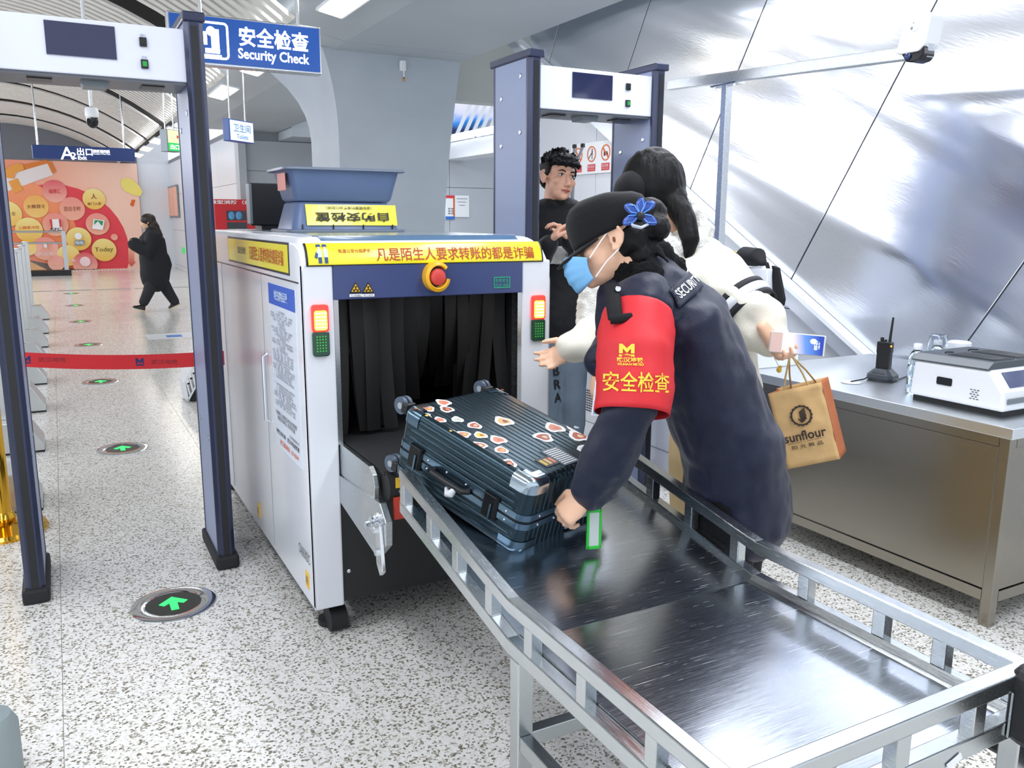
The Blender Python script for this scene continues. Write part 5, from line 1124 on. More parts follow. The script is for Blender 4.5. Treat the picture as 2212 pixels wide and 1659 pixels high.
# green luggage tag hanging from the front handle
tc_ = P(1283, 1143, 2.22); uu = (CR*.9+CF*.35).normalized(); vv = V((0, 0, 1))
t = thing('luggage_tag', 'bright green luggage tag hanging from the suitcase handle', 'tag', tc_-vv*.055)
gt = mat('tag_green', '#2fc23a', .35)
for s0, s1, a, c in ((-1, 1, 1, .84), (-1, 1, -1, -.84)):
    b = B(); b.obox(tc_+vv*.055*(a+c)/2, uu*.021, vv*.055*.08, uu.cross(vv)*.003); put('frame', b, gt, t, bevel=.001)
for s in (-1, 1): b = B(); b.obox(tc_+uu*.018*s, uu*.0035, vv*.055, uu.cross(vv)*.003); put('frame', b, gt, t, bevel=.001)
b = B(); b.obox(tc_, uu*.017, vv*.048, uu.cross(vv)*.0012); put('card', b, mat('card_grey', '#c9d2d0', .4), t)
b = B(); b.tube([tc_+vv*.053, tc_+vv*.066-uu*.004, tc_+vv*.075-uu*.012, tc_+vv*.078-uu*.022], .0025, 8); put('loop', b, mat('loop_clear', '#cfd8d8', .2), t, smooth=True)
# ================================================================== people
def I(a, b, c=0.): return CR*a+CD*b+CF*c
class Head:
    def __init__(s, Hc, Fv, Uv, k=1.):
        s.c = V(Hc); s.F = V(Fv).normalized(); s.U = (V(Uv)-s.F*V(Uv).dot(s.F)).normalized(); s.L = s.U.cross(s.F); s.k = k
        s.R = Matrix((s.F, s.L, s.U)).transposed()
    def p(s, f, l, u): return s.c+(s.F*f+s.L*l+s.U*u)*s.k
    def ell(s, b, f, l, u, rf, rl, ru, seg=16): b.ell(s.p(f, l, u), rf*s.k, rl*s.k, ru*s.k, s.R, seg)
    def flesh(s, b, neck):
        s.ell(b, -.012, 0, .03, .098, .077, .084, 24); s.ell(b, .028, 0, -.035, .062, .062, .075, 20); s.ell(b, .04, 0, -.08, .044, .046, .032)
        s.ell(b, .079, 0, .022, .012, .046, .010); s.ell(b, .066, 0, -.098, .02, .022, .017)
        for q in (-1, 1):
            s.ell(b, .058, q*.042, -.026, .026, .02, .022); s.ell(b, .097, q*.011, -.046, .008, .007, .007)
            s.ell(b, -.004, q*.078, -.006, .019, .0045, .027)
            ear = [s.p(.012+.0, q*.078, .012), s.p(.004, q*.085, .027), s.p(-.014, q*.090, .024), s.p(-.024, q*.091, .004), s.p(-.018, q*.087, -.018), s.p(-.004, q*.081, -.034), s.p(.008, q*.078, -.03)]
            b.tube(ear, .0058*s.k, 8, round_ends=True)
            b.tube([s.p(-.004, q*.082, .012), s.p(-.012, q*.086, -.004), s.p(-.002, q*.081, -.018)], .0035*s.k, 8)
        b.tube([s.p(.086, 0, .006), s.p(.1, 0, -.022), s.p(.108, 0, -.042)], [.007*s.k, .009*s.k, .011*s.k], 10, round_ends=True)
        s.ell(b, .085, 0, -.066, .008, .022, .006); s.ell(b, .083, 0, -.077, .008, .019, .006)
        b.tube([s.p(-.025, 0, -.03), s.p(-.03, 0, -.09), V(neck)], [.052*s.k, .05*s.k, .06*s.k], 16, round_ends=True)
    def face(s, par, brow=True):
        lip = mat('lips', '#b9685c', .4)
        for q in (-1, 1):
            b = B(); s.ell(b, .080, q*.031, .001, .0095, .0145, .0055, 14); e = put('eye', b, mat('eye_white', '#e9e4e0', .2), par, smooth=True)
            b = B(); s.ell(b, .0885, q*.031-.002, .0012, .003, .0058, .0056, 12); put('iris', b, mat('iris_dark', '#21140f', .1), e, smooth=True)
            b = B(); b.tube([s.p(.083, q*.017, .0055), s.p(.087, q*.03, .0085), s.p(.077, q*.046, .004)], .0018, 6); put('eyelid', b, mat('lash_dark', '#2a1a15', .5), e)
            b = B(); b.tube([s.p(.091, q*.014, .019), s.p(.09, q*.032, .0245), s.p(.078, q*.05, .02)], [.003, .0036, .0015], 8, rb=[.002]*3); put('eyebrow', b, hairm, par)
        b = B(); b.tube([s.p(.083, -.024, -.070), s.p(.0935, -.008, -.0685), s.p(.0945, 0, -.0695), s.p(.0935, .008, -.0685), s.p(.083, .024, -.070)], [.0022, .0045, .004, .0045, .0022], 8); b.tube([s.p(.083, -.02, -.073), s.p(.092, 0, -.077), s.p(.083, .02, -.073)], [.002, .0048, .002], 8); put('lips', b, lip, par, smooth=True)
def hand(b, Wp, D, N, S_, curl=(.5, .6, .5), k=1., spread=.12, thumb=.5):
    Wp, D, N = V(Wp), V(D).normalized(), V(N); N = (N-D*N.dot(D)).normalized(); S_ = V(S_); S_ = (S_-D*S_.dot(D)-N*S_.dot(N)).normalized()
    b.tube([Wp-D*.03*k, Wp+D*.012*k, Wp+D*.05*k, Wp+D*.082*k], [.025*k, .028*k, .038*k, .037*k], 12, side=S_, rb=[.02*k, .018*k, .0155*k, .012*k], round_ends=True)
    for i, (o, l) in enumerate(((.027, .068), (.0095, .078), (-.009, .073), (-.026, .056))):
        p = Wp+D*(.080-.006*abs(o)/.03)*k+S_*o*k*1.05; d = (D+S_*(o/.027)*spread).normalized(); pts = [p-d*.02*k, p]; ang = 0
        for j, f in enumerate((.44, .31, .25)):
            ang += curl[j]*(1+.06*i); v = d*math.cos(ang)+N*math.sin(ang); p = p+v*l*f*k; pts.append(p)
        b.tube(pts, [.0092*k, .009*k, .0085*k, .0078*k, .0062*k], 10, round_ends=True)
    p = Wp+D*.02*k+S_*.022*k; v1 = (D*.62+S_*.72+N*.28).normalized(); v2 = (D*.85+S_*(.45-thumb*.6)+N*(.2+thumb*.6)).normalized()
    b.tube([p, p+v1*.036*k, p+v1*.036*k+v2*.03*k, p+v1*.036*k+v2*.052*k], [.0145*k, .0115*k, .0098*k, .007*k], 10, round_ends=True)
def shoe(par, heel, toe, mt, sole=None, w_=.045, h=.07):
    heel, toe = V(heel), V(toe); d = (toe-heel).normalized(); s = d.cross(V((0, 0, 1))).normalized(); u = s.cross(d)
    b = B(); R = []
    for f, ww, hh in ((-.02, .6, .75), (.06, .85, 1.15), (.3, .92, 1.2), (.5, .95, .9), (.75, 1.05, .65), (.95, .75, .5), (1.03, .35, .3)):
        c = heel+(toe-heel)*f; R.append([c+s*w_*ww*math.cos(a)+u*(.012+max(0, math.sin(a))*h*hh) for a in [6.2832*k/14 for k in range(14)]])
    b.loft(R); o = put('shoe', b, mt, par, smooth=True)
    b = B(); b.loft([[heel+(toe-heel)*f+s*w_*ww*1.06*q+u*z for q, z in ((-1, 0), (1, 0), (1, .022), (-1, .022))] for f, ww in ((-.04, .6), (.06, .9), (.5, .95), (.78, 1.05), (.98, .75), (1.05, .4))]); put('sole', b, sole or rubber, o, smooth=True)
navyc = mat('uniform_navy', '#131a33', .5, bump=.12, bscale=160, sheen=.12, var=.12, vscale=6, spec=.35); navyt = mat('trouser_black', '#0d0e12', .7, spec=.3, bump=.15, bscale=200)
furb = mat('fur_black', '#0b0b0d', .95, bump=.8, bscale=220, sheen=.05, spec=.2); cream = mat('coat_cream', '#e9e5d6', .62, bump=.08, bscale=140, var=.05, vscale=8, sheen=.2)
fleece = mat('fleece_white', '#ecebe4', .95, bump=.9, bscale=160, sheen=.4)

# ---------------------------------------------------------------- guard in navy uniform, bending over the tray
hipL, hipR = P(1583, 1055, 2.41), P(1604, 1050, 2.60)
gd = thing('person', 'guard in navy uniform, black cap, blue mask and red armband bending over the suitcase', 'person', ((hipL.x+hipR.x)/2, (hipL.y+hipR.y)/2, 0))
gh = Head(P(1315, 524, 2.30), I(-.98, .2, -.04), I(.2, -.98, .03), 1.0)
neck = P(1398, 585, 2.36); ankL, ankR = V((hipL.x-.02, hipL.y+.02, .09)), V((hipR.x, hipR.y, .09))
LA = [P(1386, 655, 2.22), P(1372, 765, 2.13), P(1360, 885, 2.10), P(1308, 1005, 2.14), P(1276, 1060, 2.18)]
RA = [P(1405, 640, 2.55), P(1345, 715, 2.62), P(1300, 782, 2.56)]
spine = [P(1420, 600, 2.37), P(1468, 690, 2.37), P(1532, 850, 2.43), P(1578, 965, 2.47), P(1592, 1060, 2.50)]
b = B(); gh.flesh(b, neck)
b.tube(spine, [.09, .15, .13, .14, .14], 18, side=CF, rb=[.06, .09, .09, .1, .1], round_ends=True)
b.tube(LA, [.055, .05, .045, .04, .028], 12, round_ends=True); b.tube(RA, [.055, .045, .03], 12, round_ends=True)
for h_, a_ in ((hipL, ankL), (hipR, ankR)): b.tube([h_, (h_+a_)/2+V((-.02, 0, .02)), a_], [.085, .062, .042], 14, round_ends=True)
hand(b, LA[-1]+I(-.006, .01, 0), I(-.72, .62, .05), I(.2, .5, .75), I(-.5, -.7, .3), curl=(.75, .85, .6), spread=.05)
hand(b, P(1295, 795, 2.55), I(-.05, .98, .0), I(.75, 0, .6), I(.6, 0, -.75), curl=(.35, .5, .4), spread=.04, k=.95)
gbody = blob('body', b, skin, gd, voxel=.0048, smooth=5)
# coat
b = B(); b.tube([P(1405, 590, 2.37)]+spine[1:]+[P(1594, 1108, 2.50)], [.10, .195, .178, .19, .188, .185], 24, side=CF, rb=[.075, .124, .138, .146, .158, .15], round_ends=True)
b.tube(LA, [.086, .078, .072, .066, .050], 18, round_ends=True); b.tube(RA, [.085, .07, .05], 16, round_ends=True)
b.tube([P(1330, 640, 2.30), P(1310, 690, 2.33), P(1292, 722, 2.36)], [.05, .035, .02], 12, round_ends=True)
b.tube([P(1620, 960, 2.46), P(1665, 1060, 2.48), P(1690, 1095, 2.48)], [.09, .075, .03], 14, round_ends=True)
coat = blob('coat', b, navyc, gd, voxel=.010, smooth=3, amp=.015, scale=7, stretch=(1.2, 1.2, .7), amp2=.007, scale2=22)
AP = [P(1377, 684, 2.20), P(1374, 725, 2.17), P(1372, 770, 2.13), P(1370, 830, 2.115), P(1366, 893, 2.10)]
inv = INV[coat.name].inverted(); io = INV[coat.name]
for v in coat.data.vertices:      # keep the sleeve inside the armband
    p = inv @ v.co
    for a, c in zip(AP, AP[1:]):
        t = (p-a).dot(c-a)/(c-a).length_squared
        if -.15 < t < 1.15:
            q = a+(c-a)*t; r = p-q
            if .078 < r.length < .125 and r.dot(CF) < .045: v.co = io @ (q+r.normalized()*.078); break
b = B()
for px, py, d, r in ((1345, 575, 2.30, .05), (1380, 555, 2.32, .055), (1420, 560, 2.36, .055), (1445, 585, 2.40, .05), (1350, 615, 2.30, .05), (1395, 600, 2.28, .055), (1435, 605, 2.33, .04)): b.ell(P(px, py, d), r, r, r)
blob('fur_collar', b, furb, gd, voxel=.008, smooth=2, amp=.008, scale=40, amp2=.006, scale2=90)
b = B(); 
for h_, a_ in ((hipL, ankL), (hipR, ankR)): b.tube([h_-V((0, 0, .02)), (h_+a_)/2+V((-.02, 0, .02)), a_-V((0, 0, .03))], [.095, .088, .075], 16, round_ends=True)
blob('trousers', b, navyt, gd, voxel=.010, smooth=3, amp=.01, scale=9, stretch=(1, 1, .5))
for a_ in (ankL, ankR): shoe(gd, V((a_.x+.05, a_.y-.03, 0)), V((a_.x-.19, a_.y+.09, 0)), black)
b = B(); b.tube([P(1300, 776, 2.56), P(1294, 796, 2.55)], [.047, .045], 16); put('cuff', b, navyt, gd, smooth=True)
# cap
b = B(); R = []
for u, rf, rl, sh in ((-.012, .108, .090, -.01), (.0, .111, .094, -.010), (.026, .115, .097, -.010), (.05, .116, .099, -.009), (.070, .109, .095, -.008), (.084, .093, .083, -.006), (.094, .066, .062, -.004), (.098, .035, .034, -.004), (.099, .004, .004, -.004)):
    R.append([gh.p(sh+rf*math.cos(a), rl*math.sin(a), .028+u-.22*(sh+rf*math.cos(a))*(1-u/.1)) for a in [6.2832*k/36 for k in range(36)]])
b.loft(R, cap=False); capm = mat('cap_black', '#0c0d11', .75, bump=.25, bscale=320, sheen=.1, spec=.25); cp = put('cap', b, capm, gd, smooth=True); so = cp.modifiers.new('s', 'SOLIDIFY'); so.thickness = .004
for v in cp.data.vertices: v.co += v.normal*.004*noise.noise(v.co*16)
b = B(); R = []
for i in range(9):
    t = i/8; r = []
    for k in range(25):
        a = math.radians(-62+124*k/24); f, l = -.01+.109*math.cos(a), .091*math.sin(a); c = max(0, math.cos(a*1.45))
        r.append(gh.p(f+t*.056*c, l*(1+.10*t*c), .014-.22*f-t*(.020*c+.004)-.010*t*t*c))
    R.append(r)
b.loft(R, cap=False, closed=False); vz = put('visor', b, capm, cp, smooth=True); so = vz.modifiers.new('s', 'SOLIDIFY'); so.thickness = .005
b = B(); b.ell(gh.p(-.004, -.0, .127), .006, .006, .004); put('button', b, capm, cp, smooth=True)
# hair, bun, bow
b = B(); gh.ell(b, -.048, 0, .0, .07, .079, .072); gh.ell(b, -.07, 0, -.05, .05, .06, .05); gh.ell(b, .0, .06, .03, .05, .02, .02); gh.ell(b, -.125, .0, .055, .05, .05, .046); b.ell(P(1412, 492, 2.28), .048, .048, .04)
for i in range(9): q = P(1405+3*i, 520+4*i, 2.27); b.tube([P(1390, 510, 2.28), q, q+I(.028+.006*random.random(), .012*(i-4)/4+.018, .01*random.random())], [.014, .006, .0012], 6)
blob('hair', b, hairm, gd, voxel=.005, smooth=2, amp=.003, scale=60)
bluesat = mat('bow_blue', '#24479c', .3, sheen=.3); bowb = mat('bow_black', '#14161d', .4)
b = B(); e_ = B()
for px, py, dx, dy in ((1366, 452, -17, -9), (1398, 446, 19, -9), (1362, 474, -15, 10), (1402, 474, 17, 9), (1383, 446, 3, -15)):
    c0 = P(px, py, 2.185); dv = I(dx, dy).normalized(); pv_ = I(-dy, dx).normalized(); RM = Matrix((dv, pv_, CF)).transposed()
    b.ell(c0, .024, .013, .006, RM, 14); e_.tube([P(1383, 462, 2.178), c0-pv_*.010-CF*.006, c0+dv*.020-CF*.004, c0+pv_*.010-CF*.006, P(1383, 464, 2.178)], .0018, 6)
put('bow', b, bluesat, gd, smooth=True); put('bow_piping', e_, mat('bow_sky', '#5b93e0', .35), gd, smooth=True)
b = B(); b.tube([P(1355, 470, 2.20), P(1368, 488, 2.185), P(1385, 492, 2.18), P(1400, 484, 2.19)], [.006, .009, .009, .006], 10, side=CF, rb=[.004]*4); put('bow_trim', b, mat('bow_white', '#d5e0f2', .4), gd, smooth=True)
b = B(); b.ell(P(1384, 466, 2.17), .011, .011, .011); put('bow_knot', b, bowb, gd, smooth=True)
# mask
maskm = mat('mask_blue', '#79b7e6', .6, bump=.15, bscale=300); b = B(); R = []
for i in range(17):
    u = i/16; r = []
    for k in range(25):
        a = (k-12)/12; th = a*1.28; e = abs(a)**2.2
        Uc = (-.022-.098*u)*(1-e)+(-.040-.056*u)*e
        Fc = .050+(.078+.008*math.sin(math.pi*u)-.022*u*u)*math.cos(th)**.8+.004*((u*4) % 1)*(1-e)
        r.append(gh.p(Fc, .079*math.sin(th)*(1-.12*u), Uc))
    R.append(r)
b.loft(R, cap=False, closed=False); b3 = B(); gh.ell(b3, .0, .0835, -.008, .0045, .002, .008, 10); put('ear_hollow', b3, mat('skin_shadowed_ear', '#7a4530', .6), gd, smooth=True)  # dark brown spot stands in for the shade inside the ear
mk = put('face_mask', b, maskm, gd, smooth=True); so = mk.modifiers.new('s', 'SOLIDIFY'); so.thickness = .0025; so.offset = 1
b = B(); b.loft([[r_ for r_ in [p+gh.F*.0015 for p in R[j]]] for j in (0, 1, 2)], cap=False, closed=False); put('nose_strip', b, mat('mask_white', '#dfe9f4', .5), mk, smooth=True)
for q in (-1, 1):
    b = B(); b.tube([gh.p(.072, q*.0765, -.042), gh.p(.035, q*.081, -.005), gh.p(.004, q*.084, .024)], .0018, 6); b.tube([gh.p(.066, q*.071, -.094), gh.p(.03, q*.076, -.06), gh.p(-.008, q*.083, -.034)], .0018, 6); put('ear_loop', b, mat('loop_white', '#f3f3f3', .6), mk, smooth=True)
b = B(); b.tube([gh.p(.076, .022, .002), gh.p(.075, .033, -.001), gh.p(.066, .047, .001)], .0016, 6); put('eyelash', b, mat('lash_dark', '#2a1a15', .5), gd)
b = B(); b.tube([gh.p(.081, .018, .018), gh.p(.079, .032, .022), gh.p(.068, .05, .016)], [.002, .0026, .001], 6); put('eyebrow', b, hairm, gd)
# armband
redc = mat('armband_red', '#d3202a', .6, bump=.1, bscale=220, var=.08, vscale=10)
b = B(); R = []; sd = CF
for i, (c, r1) in enumerate(zip(AP, (.090, .094, .096, .095, .092))):
    t = (AP[min(i+1, 4)]-AP[max(i-1, 0)]).normalized(); n = (sd-t*sd.dot(t)).normalized(); q = t.cross(n)
    R.append([c+n*math.cos(a)*r1*.98+q*math.sin(a)*r1 for a in [6.2832*k/40 for k in range(40)]])
b2 = B(); R2 = []
for i in range(len(R)-1):
    for j in range(6): f = j/6; R2.append([p*(1-f)+q*f for p, q in zip(R[i], R[i+1])])
R2.append(R[-1])
b2.loft(R2, cap=False); ab = put('armband', b2, redc, gd, smooth=True)
for v in ab.data.vertices: v.co += v.normal*(.006*noise.noise(v.co*14)+.0025*noise.noise(v.co*40))
so = ab.modifiers.new('s', 'SOLIDIFY'); so.thickness = .003; so.offset = 1
abv = bvh(ab); gy = mat('print_gold', '#f0cf3a', .5); Ua, Va = I(1, .035, 0), I(.035, -1, 0)
text('安全检查', gy, gd, P(1373, 826, 2.06), Ua, Va, .152, .048, snap=abv, off=.004, bold=.01)
mlogo(gy, gd, P(1352, 757, 2.06), Ua, Va, .036, .031, snap=abv, off=.004)
text('武汉地铁', gy, gd, P(1359, 779, 2.06), Ua, Va, .06, .013, snap=abv, off=.004, bold=.02); text('WUHAN METRO', gy, gd, P(1360, 789, 2.06), Ua, Va, .06, .006, snap=abv, off=.004, bold=.03)
b = B(); b.tube([P(1346, 755, 2.055), P(1352, 768, 2.05), P(1358, 768, 2.05)], .0012, 6)
b.bm.free()
b = B(); b.tube([P(1322, 615, 2.17), P(1325, 655, 2.105), P(1330, 690, 2.09)], [.02, .02, .019], 12, side=I(1, 0, 0), rb=[.006]*3); put('strap', b, navyt, gd, smooth=True)
b = B(); b.tube([P(1318, 690, 2.085), P(1345, 688, 2.082), P(1365, 683, 2.09)], [.012, .012, .009], 10, side=I(0, 1, 0), rb=[.005]*3); put('strap', b, navyt, gd, smooth=True)
b = B(); b.lathe([(.001, .004), (.007, .003), (.008, 0), (.008, -.004)], P(1335, 624, 2.135), -CF, 16); put('snap_button', b, chrome, gd, smooth=True)
# back patch SECURITY
cv = bvh(coat); Up, Vp = I(.77, -.64, 0), I(-.64, -.77, 0); O = P(1505, 612, 2.1)
def snapped(p, off=.004):
    h = cv.ray_cast(p-CF*.3, CF); return (h[0]+h[1]*off) if h[0] else p
b = B(); R = [[snapped(O+Up*x+Vp*y) for x in [-.052+.0104*k for k in range(11)]] for y in [-.028+.008*j for j in range(8)]]
b.loft(R, cap=False, closed=False); pt = put('name_patch', b, mat('patch_navy', '#1b2238', .6, bump=.1, bscale=300), gd, smooth=True); so = pt.modifiers.new('s', 'SOLIDIFY'); so.thickness = .003; so.offset = 1
text('SECURITY', whiteprint, gd, O+Up*.012, Up, Vp, .088, .026, snap=cv, off=.007, bold=.012)
# hanging badge
t = thing('id_badge', 'white and blue work badge hanging in front of the guard below the red armband', 'badge', P(1305, 900, 2.26))
c = P(1308, 862, 2.245); u, v = I(.97, .12, -.15), I(-.12, .97, 0)
b = B(); b.obox(c, u.normalized()*.033, v.normalized()*.049, u.cross(v).normalized()*.002); put('holder', b, whitep, t, bevel=.003)
b = B(); b.obox(c+v.normalized()*.012-CF*.0025, u.normalized()*.028, v.normalized()*.031, CF*.0006); put('card', b, mat('card_teal', '#35b6cc', .4), t); text('工作证', MATS['print_blue'], t, c-v.normalized()*.030-CF*.0032, u, -v, .04, .011)
b = B(); b.ell(c+v.normalized()*.012+u.normalized()*.01-CF*.003, .010, .010, .012); put('portrait', b, MATS['print_skin'], t)
b = B(); b.tube([c-v.normalized()*.047, P(1318, 790, 2.30), P(1335, 690, 2.33)], .003, 6); put('lanyard', b, mat('lanyard_blue', '#27406e', .6), t)

# ---------------------------------------------------------------- woman in the cream coat
hp = P(1548, 880, 3.02); hA, hB = hp+I(-.05, .1, -.06), hp+I(.06, .1, .08)
cu = thing('person', 'woman in cream coat and black cap holding a phone and paper bag behind the guard', 'person', (hp.x, hp.y, 0))
ch = Head(P(1402, 408, 3.0), I(-.55, .3, .78), I(-.2, -.95, .1), 1.0)
cneck = P(1452, 520, 3.02); aA, aB = V((hA.x, hA.y, .09)), V((hB.x+.03, hB.y, .09))
CRt = [P(1540, 592, 2.93), P(1585, 640, 2.88), P(1628, 688, 2.83), P(1658, 722, 2.79), P(1668, 733, 2.78)]
CLt = [P(1420, 615, 3.12), P(1340, 712, 3.04), P(1282, 735, 3.0), P(1246, 744, 2.97)]
cs = [P(1462, 545, 3.02), P(1490, 610, 3.02), P(1528, 720, 3.0), P(1548, 850, 3.02)]
b = B(); ch.flesh(b, cneck); b.tube(cs, [.1, .15, .13, .14], 16, side=CF, rb=[.06, .1, .09, .1], round_ends=True); b.tube(CRt, [.055, .05, .045, .035, .028], 12, round_ends=True); b.tube(CLt, [.055, .045, .04, .028], 12, round_ends=True)
for h_, a_ in ((hA, aA), (hB, aB)): b.tube([h_, (h_+a_)/2, a_], [.085, .06, .042], 12, round_ends=True)
hand(b, P(1240, 748, 2.965), I(-.86, .48, -.02), I(-.1, -.3, -.95), I(-.2, -.9, .2), curl=(.25, .35, .3), spread=.14, k=1.03)
hand(b, P(1660, 722, 2.715), I(.50, .70, -.05), I(.35, -.3, -.95), I(.75, -.5, -.2), curl=(.85, .95, .6), spread=.05, k=1.0, thumb=.9)
blob('body', b, skin, cu, voxel=.0052, smooth=4)
b = B(); b.tube(cs+[P(1552, 900, 3.02)], [.11, .19, .185, .19, .18], 22, side=CF, rb=[.085, .155, .15, .155, .14], round_ends=True)
b.tube([P(1520, 575, 2.96)]+CRt, [.1, .105, .098, .092, .075, .058], 18, round_ends=True); b.tube(CLt, [.115, .09, .084, .066], 18, round_ends=True); b.tube([P(1470, 600, 3.05), P(1380, 640, 3.08), P(1330, 700, 3.08)], [.14, .13, .1], 16, round_ends=True)
blob('coat', b, cream, cu, voxel=.009, smooth=3, amp=.022, scale=6.5, stretch=(1, 1, 1.6), amp2=.008, scale2=20)
b = B(); b.tube([P(1330, 560, 3.08), P(1290, 620, 3.06), P(1272, 690, 3.04)], [.07, .062, .05], 14, round_ends=True)
for px, py, r in ((1432, 528, .05), (1462, 540, .055), (1500, 530, .055), (1512, 500, .05), (1500, 470, .045), (1488, 445, .035), (1450, 560, .05), (1420, 560, .05)): b.ell(P(px, py, 2.93 if py > 520 else 2.98), r, r, r)
blob('fur_lining', b, fleece, cu, voxel=.008, smooth=2, amp=.010, scale=34, amp2=.007, scale2=85)
b = B()
for h_, a_ in ((hA, aA), (hB, aB)): b.tube([h_+V((0, 0, .1)), (h_+a_)/2, a_-V((0, 0, .03))], [.13, .115, .10], 16, round_ends=True)
blob('trousers', b, mat('trouser_tan', '#d3b98a', .8, bump=.15, bscale=150), cu, voxel=.010, smooth=3, amp=.014, scale=8, stretch=(1, 1, .5))
for a_ in (aA, aB): shoe(cu, V((a_.x+.05, a_.y-.05, 0)), V((a_.x-.14, a_.y+.14, 0)), mat('shoe_white', '#dddcd8', .5))
for i, (f, wd, mt_) in enumerate(((-.5, .3, 'b'), (0, .55, 'w'), (.5, .3, 'b'))):
    c = P(1607, 662, 2.855); t_ = (CRt[2]-CRt[1]).normalized(); c = c+t_*f*.052; n = CF-t_*CF.dot(t_); n.normalize(); q = t_.cross(n); R = []
    for e in (-1, 1): R.append([c+t_*e*.013*(1.25 if mt_ == 'w' else 1)+(n*math.cos(a)+q*math.sin(a))*(.099 if mt_ == 'b' else .100) for a in [6.2832*k/36 for k in range(36)]])
    b = B(); b.loft(R, cap=False); o = put('sleeve_band', b, mat('band_black', '#1b1c22', .7) if mt_ == 'b' else mat('band_white', '#dfe2ea', .6), cu, smooth=True); so = o.modifiers.new('s', 'SOLIDIFY'); so.thickness = .006; so.offset = 1
Rc = Matrix((CR, CF, CD)).transposed()
b = B(); b.ell(P(1410, 402, 3.0), .118, .115, .138, Rc, 24); b.ell(P(1440, 432, 2.99), .075, .085, .085, Rc, 18); b.ell(P(1372, 430, 3.0), .05, .08, .06, Rc)
b.tube([P(1452, 430, 2.95), P(1482, 478, 2.90), P(1492, 520, 2.88), P(1488, 545, 2.88), P(1481, 562, 2.88)], [.05, .038, .032, .02, .004], 14, round_ends=True)
blob('hair', b, mat('long_black_hair', '#080708', .5, spec=.2, bump=.6, bscale=70, stretch=(1, 1, .12)), cu, voxel=.007, smooth=2, amp=.004, scale=40, stretch=(1, 1, .3))
b = B(); b.ell(P(1366, 416, 2.985), .068, .1, .078, Rc, 24); cpo = blob('cap', b, capm, cu, voxel=.008, smooth=2)
b = B(); b.tube([P(1336, 428, 2.93), P(1352, 440, 2.90), P(1385, 448, 2.875), P(1415, 444, 2.885)], [.02, .022, .022, .016], 12, side=CD, rb=[.008]*4); put('cap_strap', b, capm, cpo, smooth=True)
b = B(); c = P(1371, 428, 2.862); b.obox(c, I(.0225, -.003, 0), I(.002, .0125, 0), CF*.002); put('label', b, mat('label_cream', '#d9d6b8', .6), cpo); text('三日', blackprint, cpo, c-CF*.004, I(1, -.1, 0), I(-.1, -1, 0), .022, .012, bold=.02)

# phone in her hand, paper bag hanging from her fingers
pc = P(1722, 743, 2.665); pu, pv = I(.985, .10, -.1).normalized(), I(-.09, .98, .05); pv = (pv-pu*pv.dot(pu)).normalized(); pn = pu.cross(pv).normalized()
t = thing('mobile_phone', 'phone with a blue lock screen held by the woman in cream', 'phone', pc)
b = B(); b.obox(pc, pu*.0865, pv*.034, pn*.0045); put('case', b, mat('case_clear', '#d9d6cf', .15), t, bevel=.008, seg=3)
def skymat():
    M = gradmat('phone_wallpaper', '#e6d3cc', '#143a9e', 0, .28, .9); p = M.node_tree.nodes['Principled BSDF']; r = [n for n in M.node_tree.nodes if n.type == 'VALTORGB'][0]
    x = r.color_ramp.elements.new(.55); x.color = (*srgb('#5f8ad0'), 1); M.node_tree.links.new(r.outputs[0], p.inputs['Emission Color']); p.inputs['Emission Strength'].default_value = .3; p.inputs['Roughness'].default_value = .1; return M
b = B(); b.obox(pc+pu*.016-pn*.0048, pu*.064, pv*.0305, pn*.0006); put('screen', b, skymat(), t)
b = B(); b.obox(pc-pu*.066-pn*.005, pu*.018, pv*.031, pn*.0006); put('card', b, mat('card_pink', '#e2bfb4', .4), t)
text('17:50', wl, t, pc+pu*.056-pn*.0056, pv, pu, .028, .0105, bold=.02); text('12月 星期六', wl, t, pc+pu*.066-pn*.0056, pv, pu, .022, .004)
b = B(); b.ell(pc+pu*.048-pv*.012-pn*.0055, .011, .0012, .009, Matrix((pu, pn, pv)).transposed()); put('printed_cloud', b, mat('cloud_pale', '#c9d3ee', .4, emit=.4), t)
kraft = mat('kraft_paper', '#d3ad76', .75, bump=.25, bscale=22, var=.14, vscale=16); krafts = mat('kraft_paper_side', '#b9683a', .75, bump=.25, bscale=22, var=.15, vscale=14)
bo_ = P(1716, 838, 2.80); bu = I(.95, -.235, -.30).normalized(); bvv = I(.27, .96, .02); bvv = (bvv-bu*bvv.dot(bu)).normalized(); bw = bu.cross(bvv).normalized()
bw = bw if bw.dot(CF) > 0 else -bw
bg_ = thing('paper_bag', 'brown paper bag with a round toothed emblem hanging from the hand of a woman', 'bag', P(1765, 1000, 2.85))
BWd, BHt, BDp = .172, .262, .115
def Bp(x, y, z): return bo_+bu*(x*BWd)+bvv*(y*BHt)+bw*(z*BDp)+bu*(.03*z)
b = B()
def sheet(f, nu=14, nv=16):
    R = [[f(i/nu, j/nv) for i in range(nu+1)] for j in range(nv+1)]; bb = B(); bb.loft(R, cap=False, closed=False); return bb
def crumple(p): return p+bw*(.006*noise.noise(p*22)+.003*noise.noise(p*55))
for nm, f, mt_ in (('front_sheet', lambda x, y: crumple(Bp(x-.5, y, 0)), kraft), ('back_sheet', lambda x, y: crumple(Bp(x-.5, y, 1)), kraft), ('left_gusset', lambda x, y: Bp(-.5+.12*math.sin(math.pi*x)*(1-y), y, x), krafts), ('right_gusset', lambda x, y: Bp(.5-.05*math.sin(math.pi*x)*(1-y), y, x), krafts), ('base_sheet', lambda x, y: Bp(x-.5, 1, y), kraft)):
    o = put(nm, sheet(f), mt_, bg_, smooth=2); so = o.modifiers.new('s', 'SOLIDIFY'); so.thickness = .0012
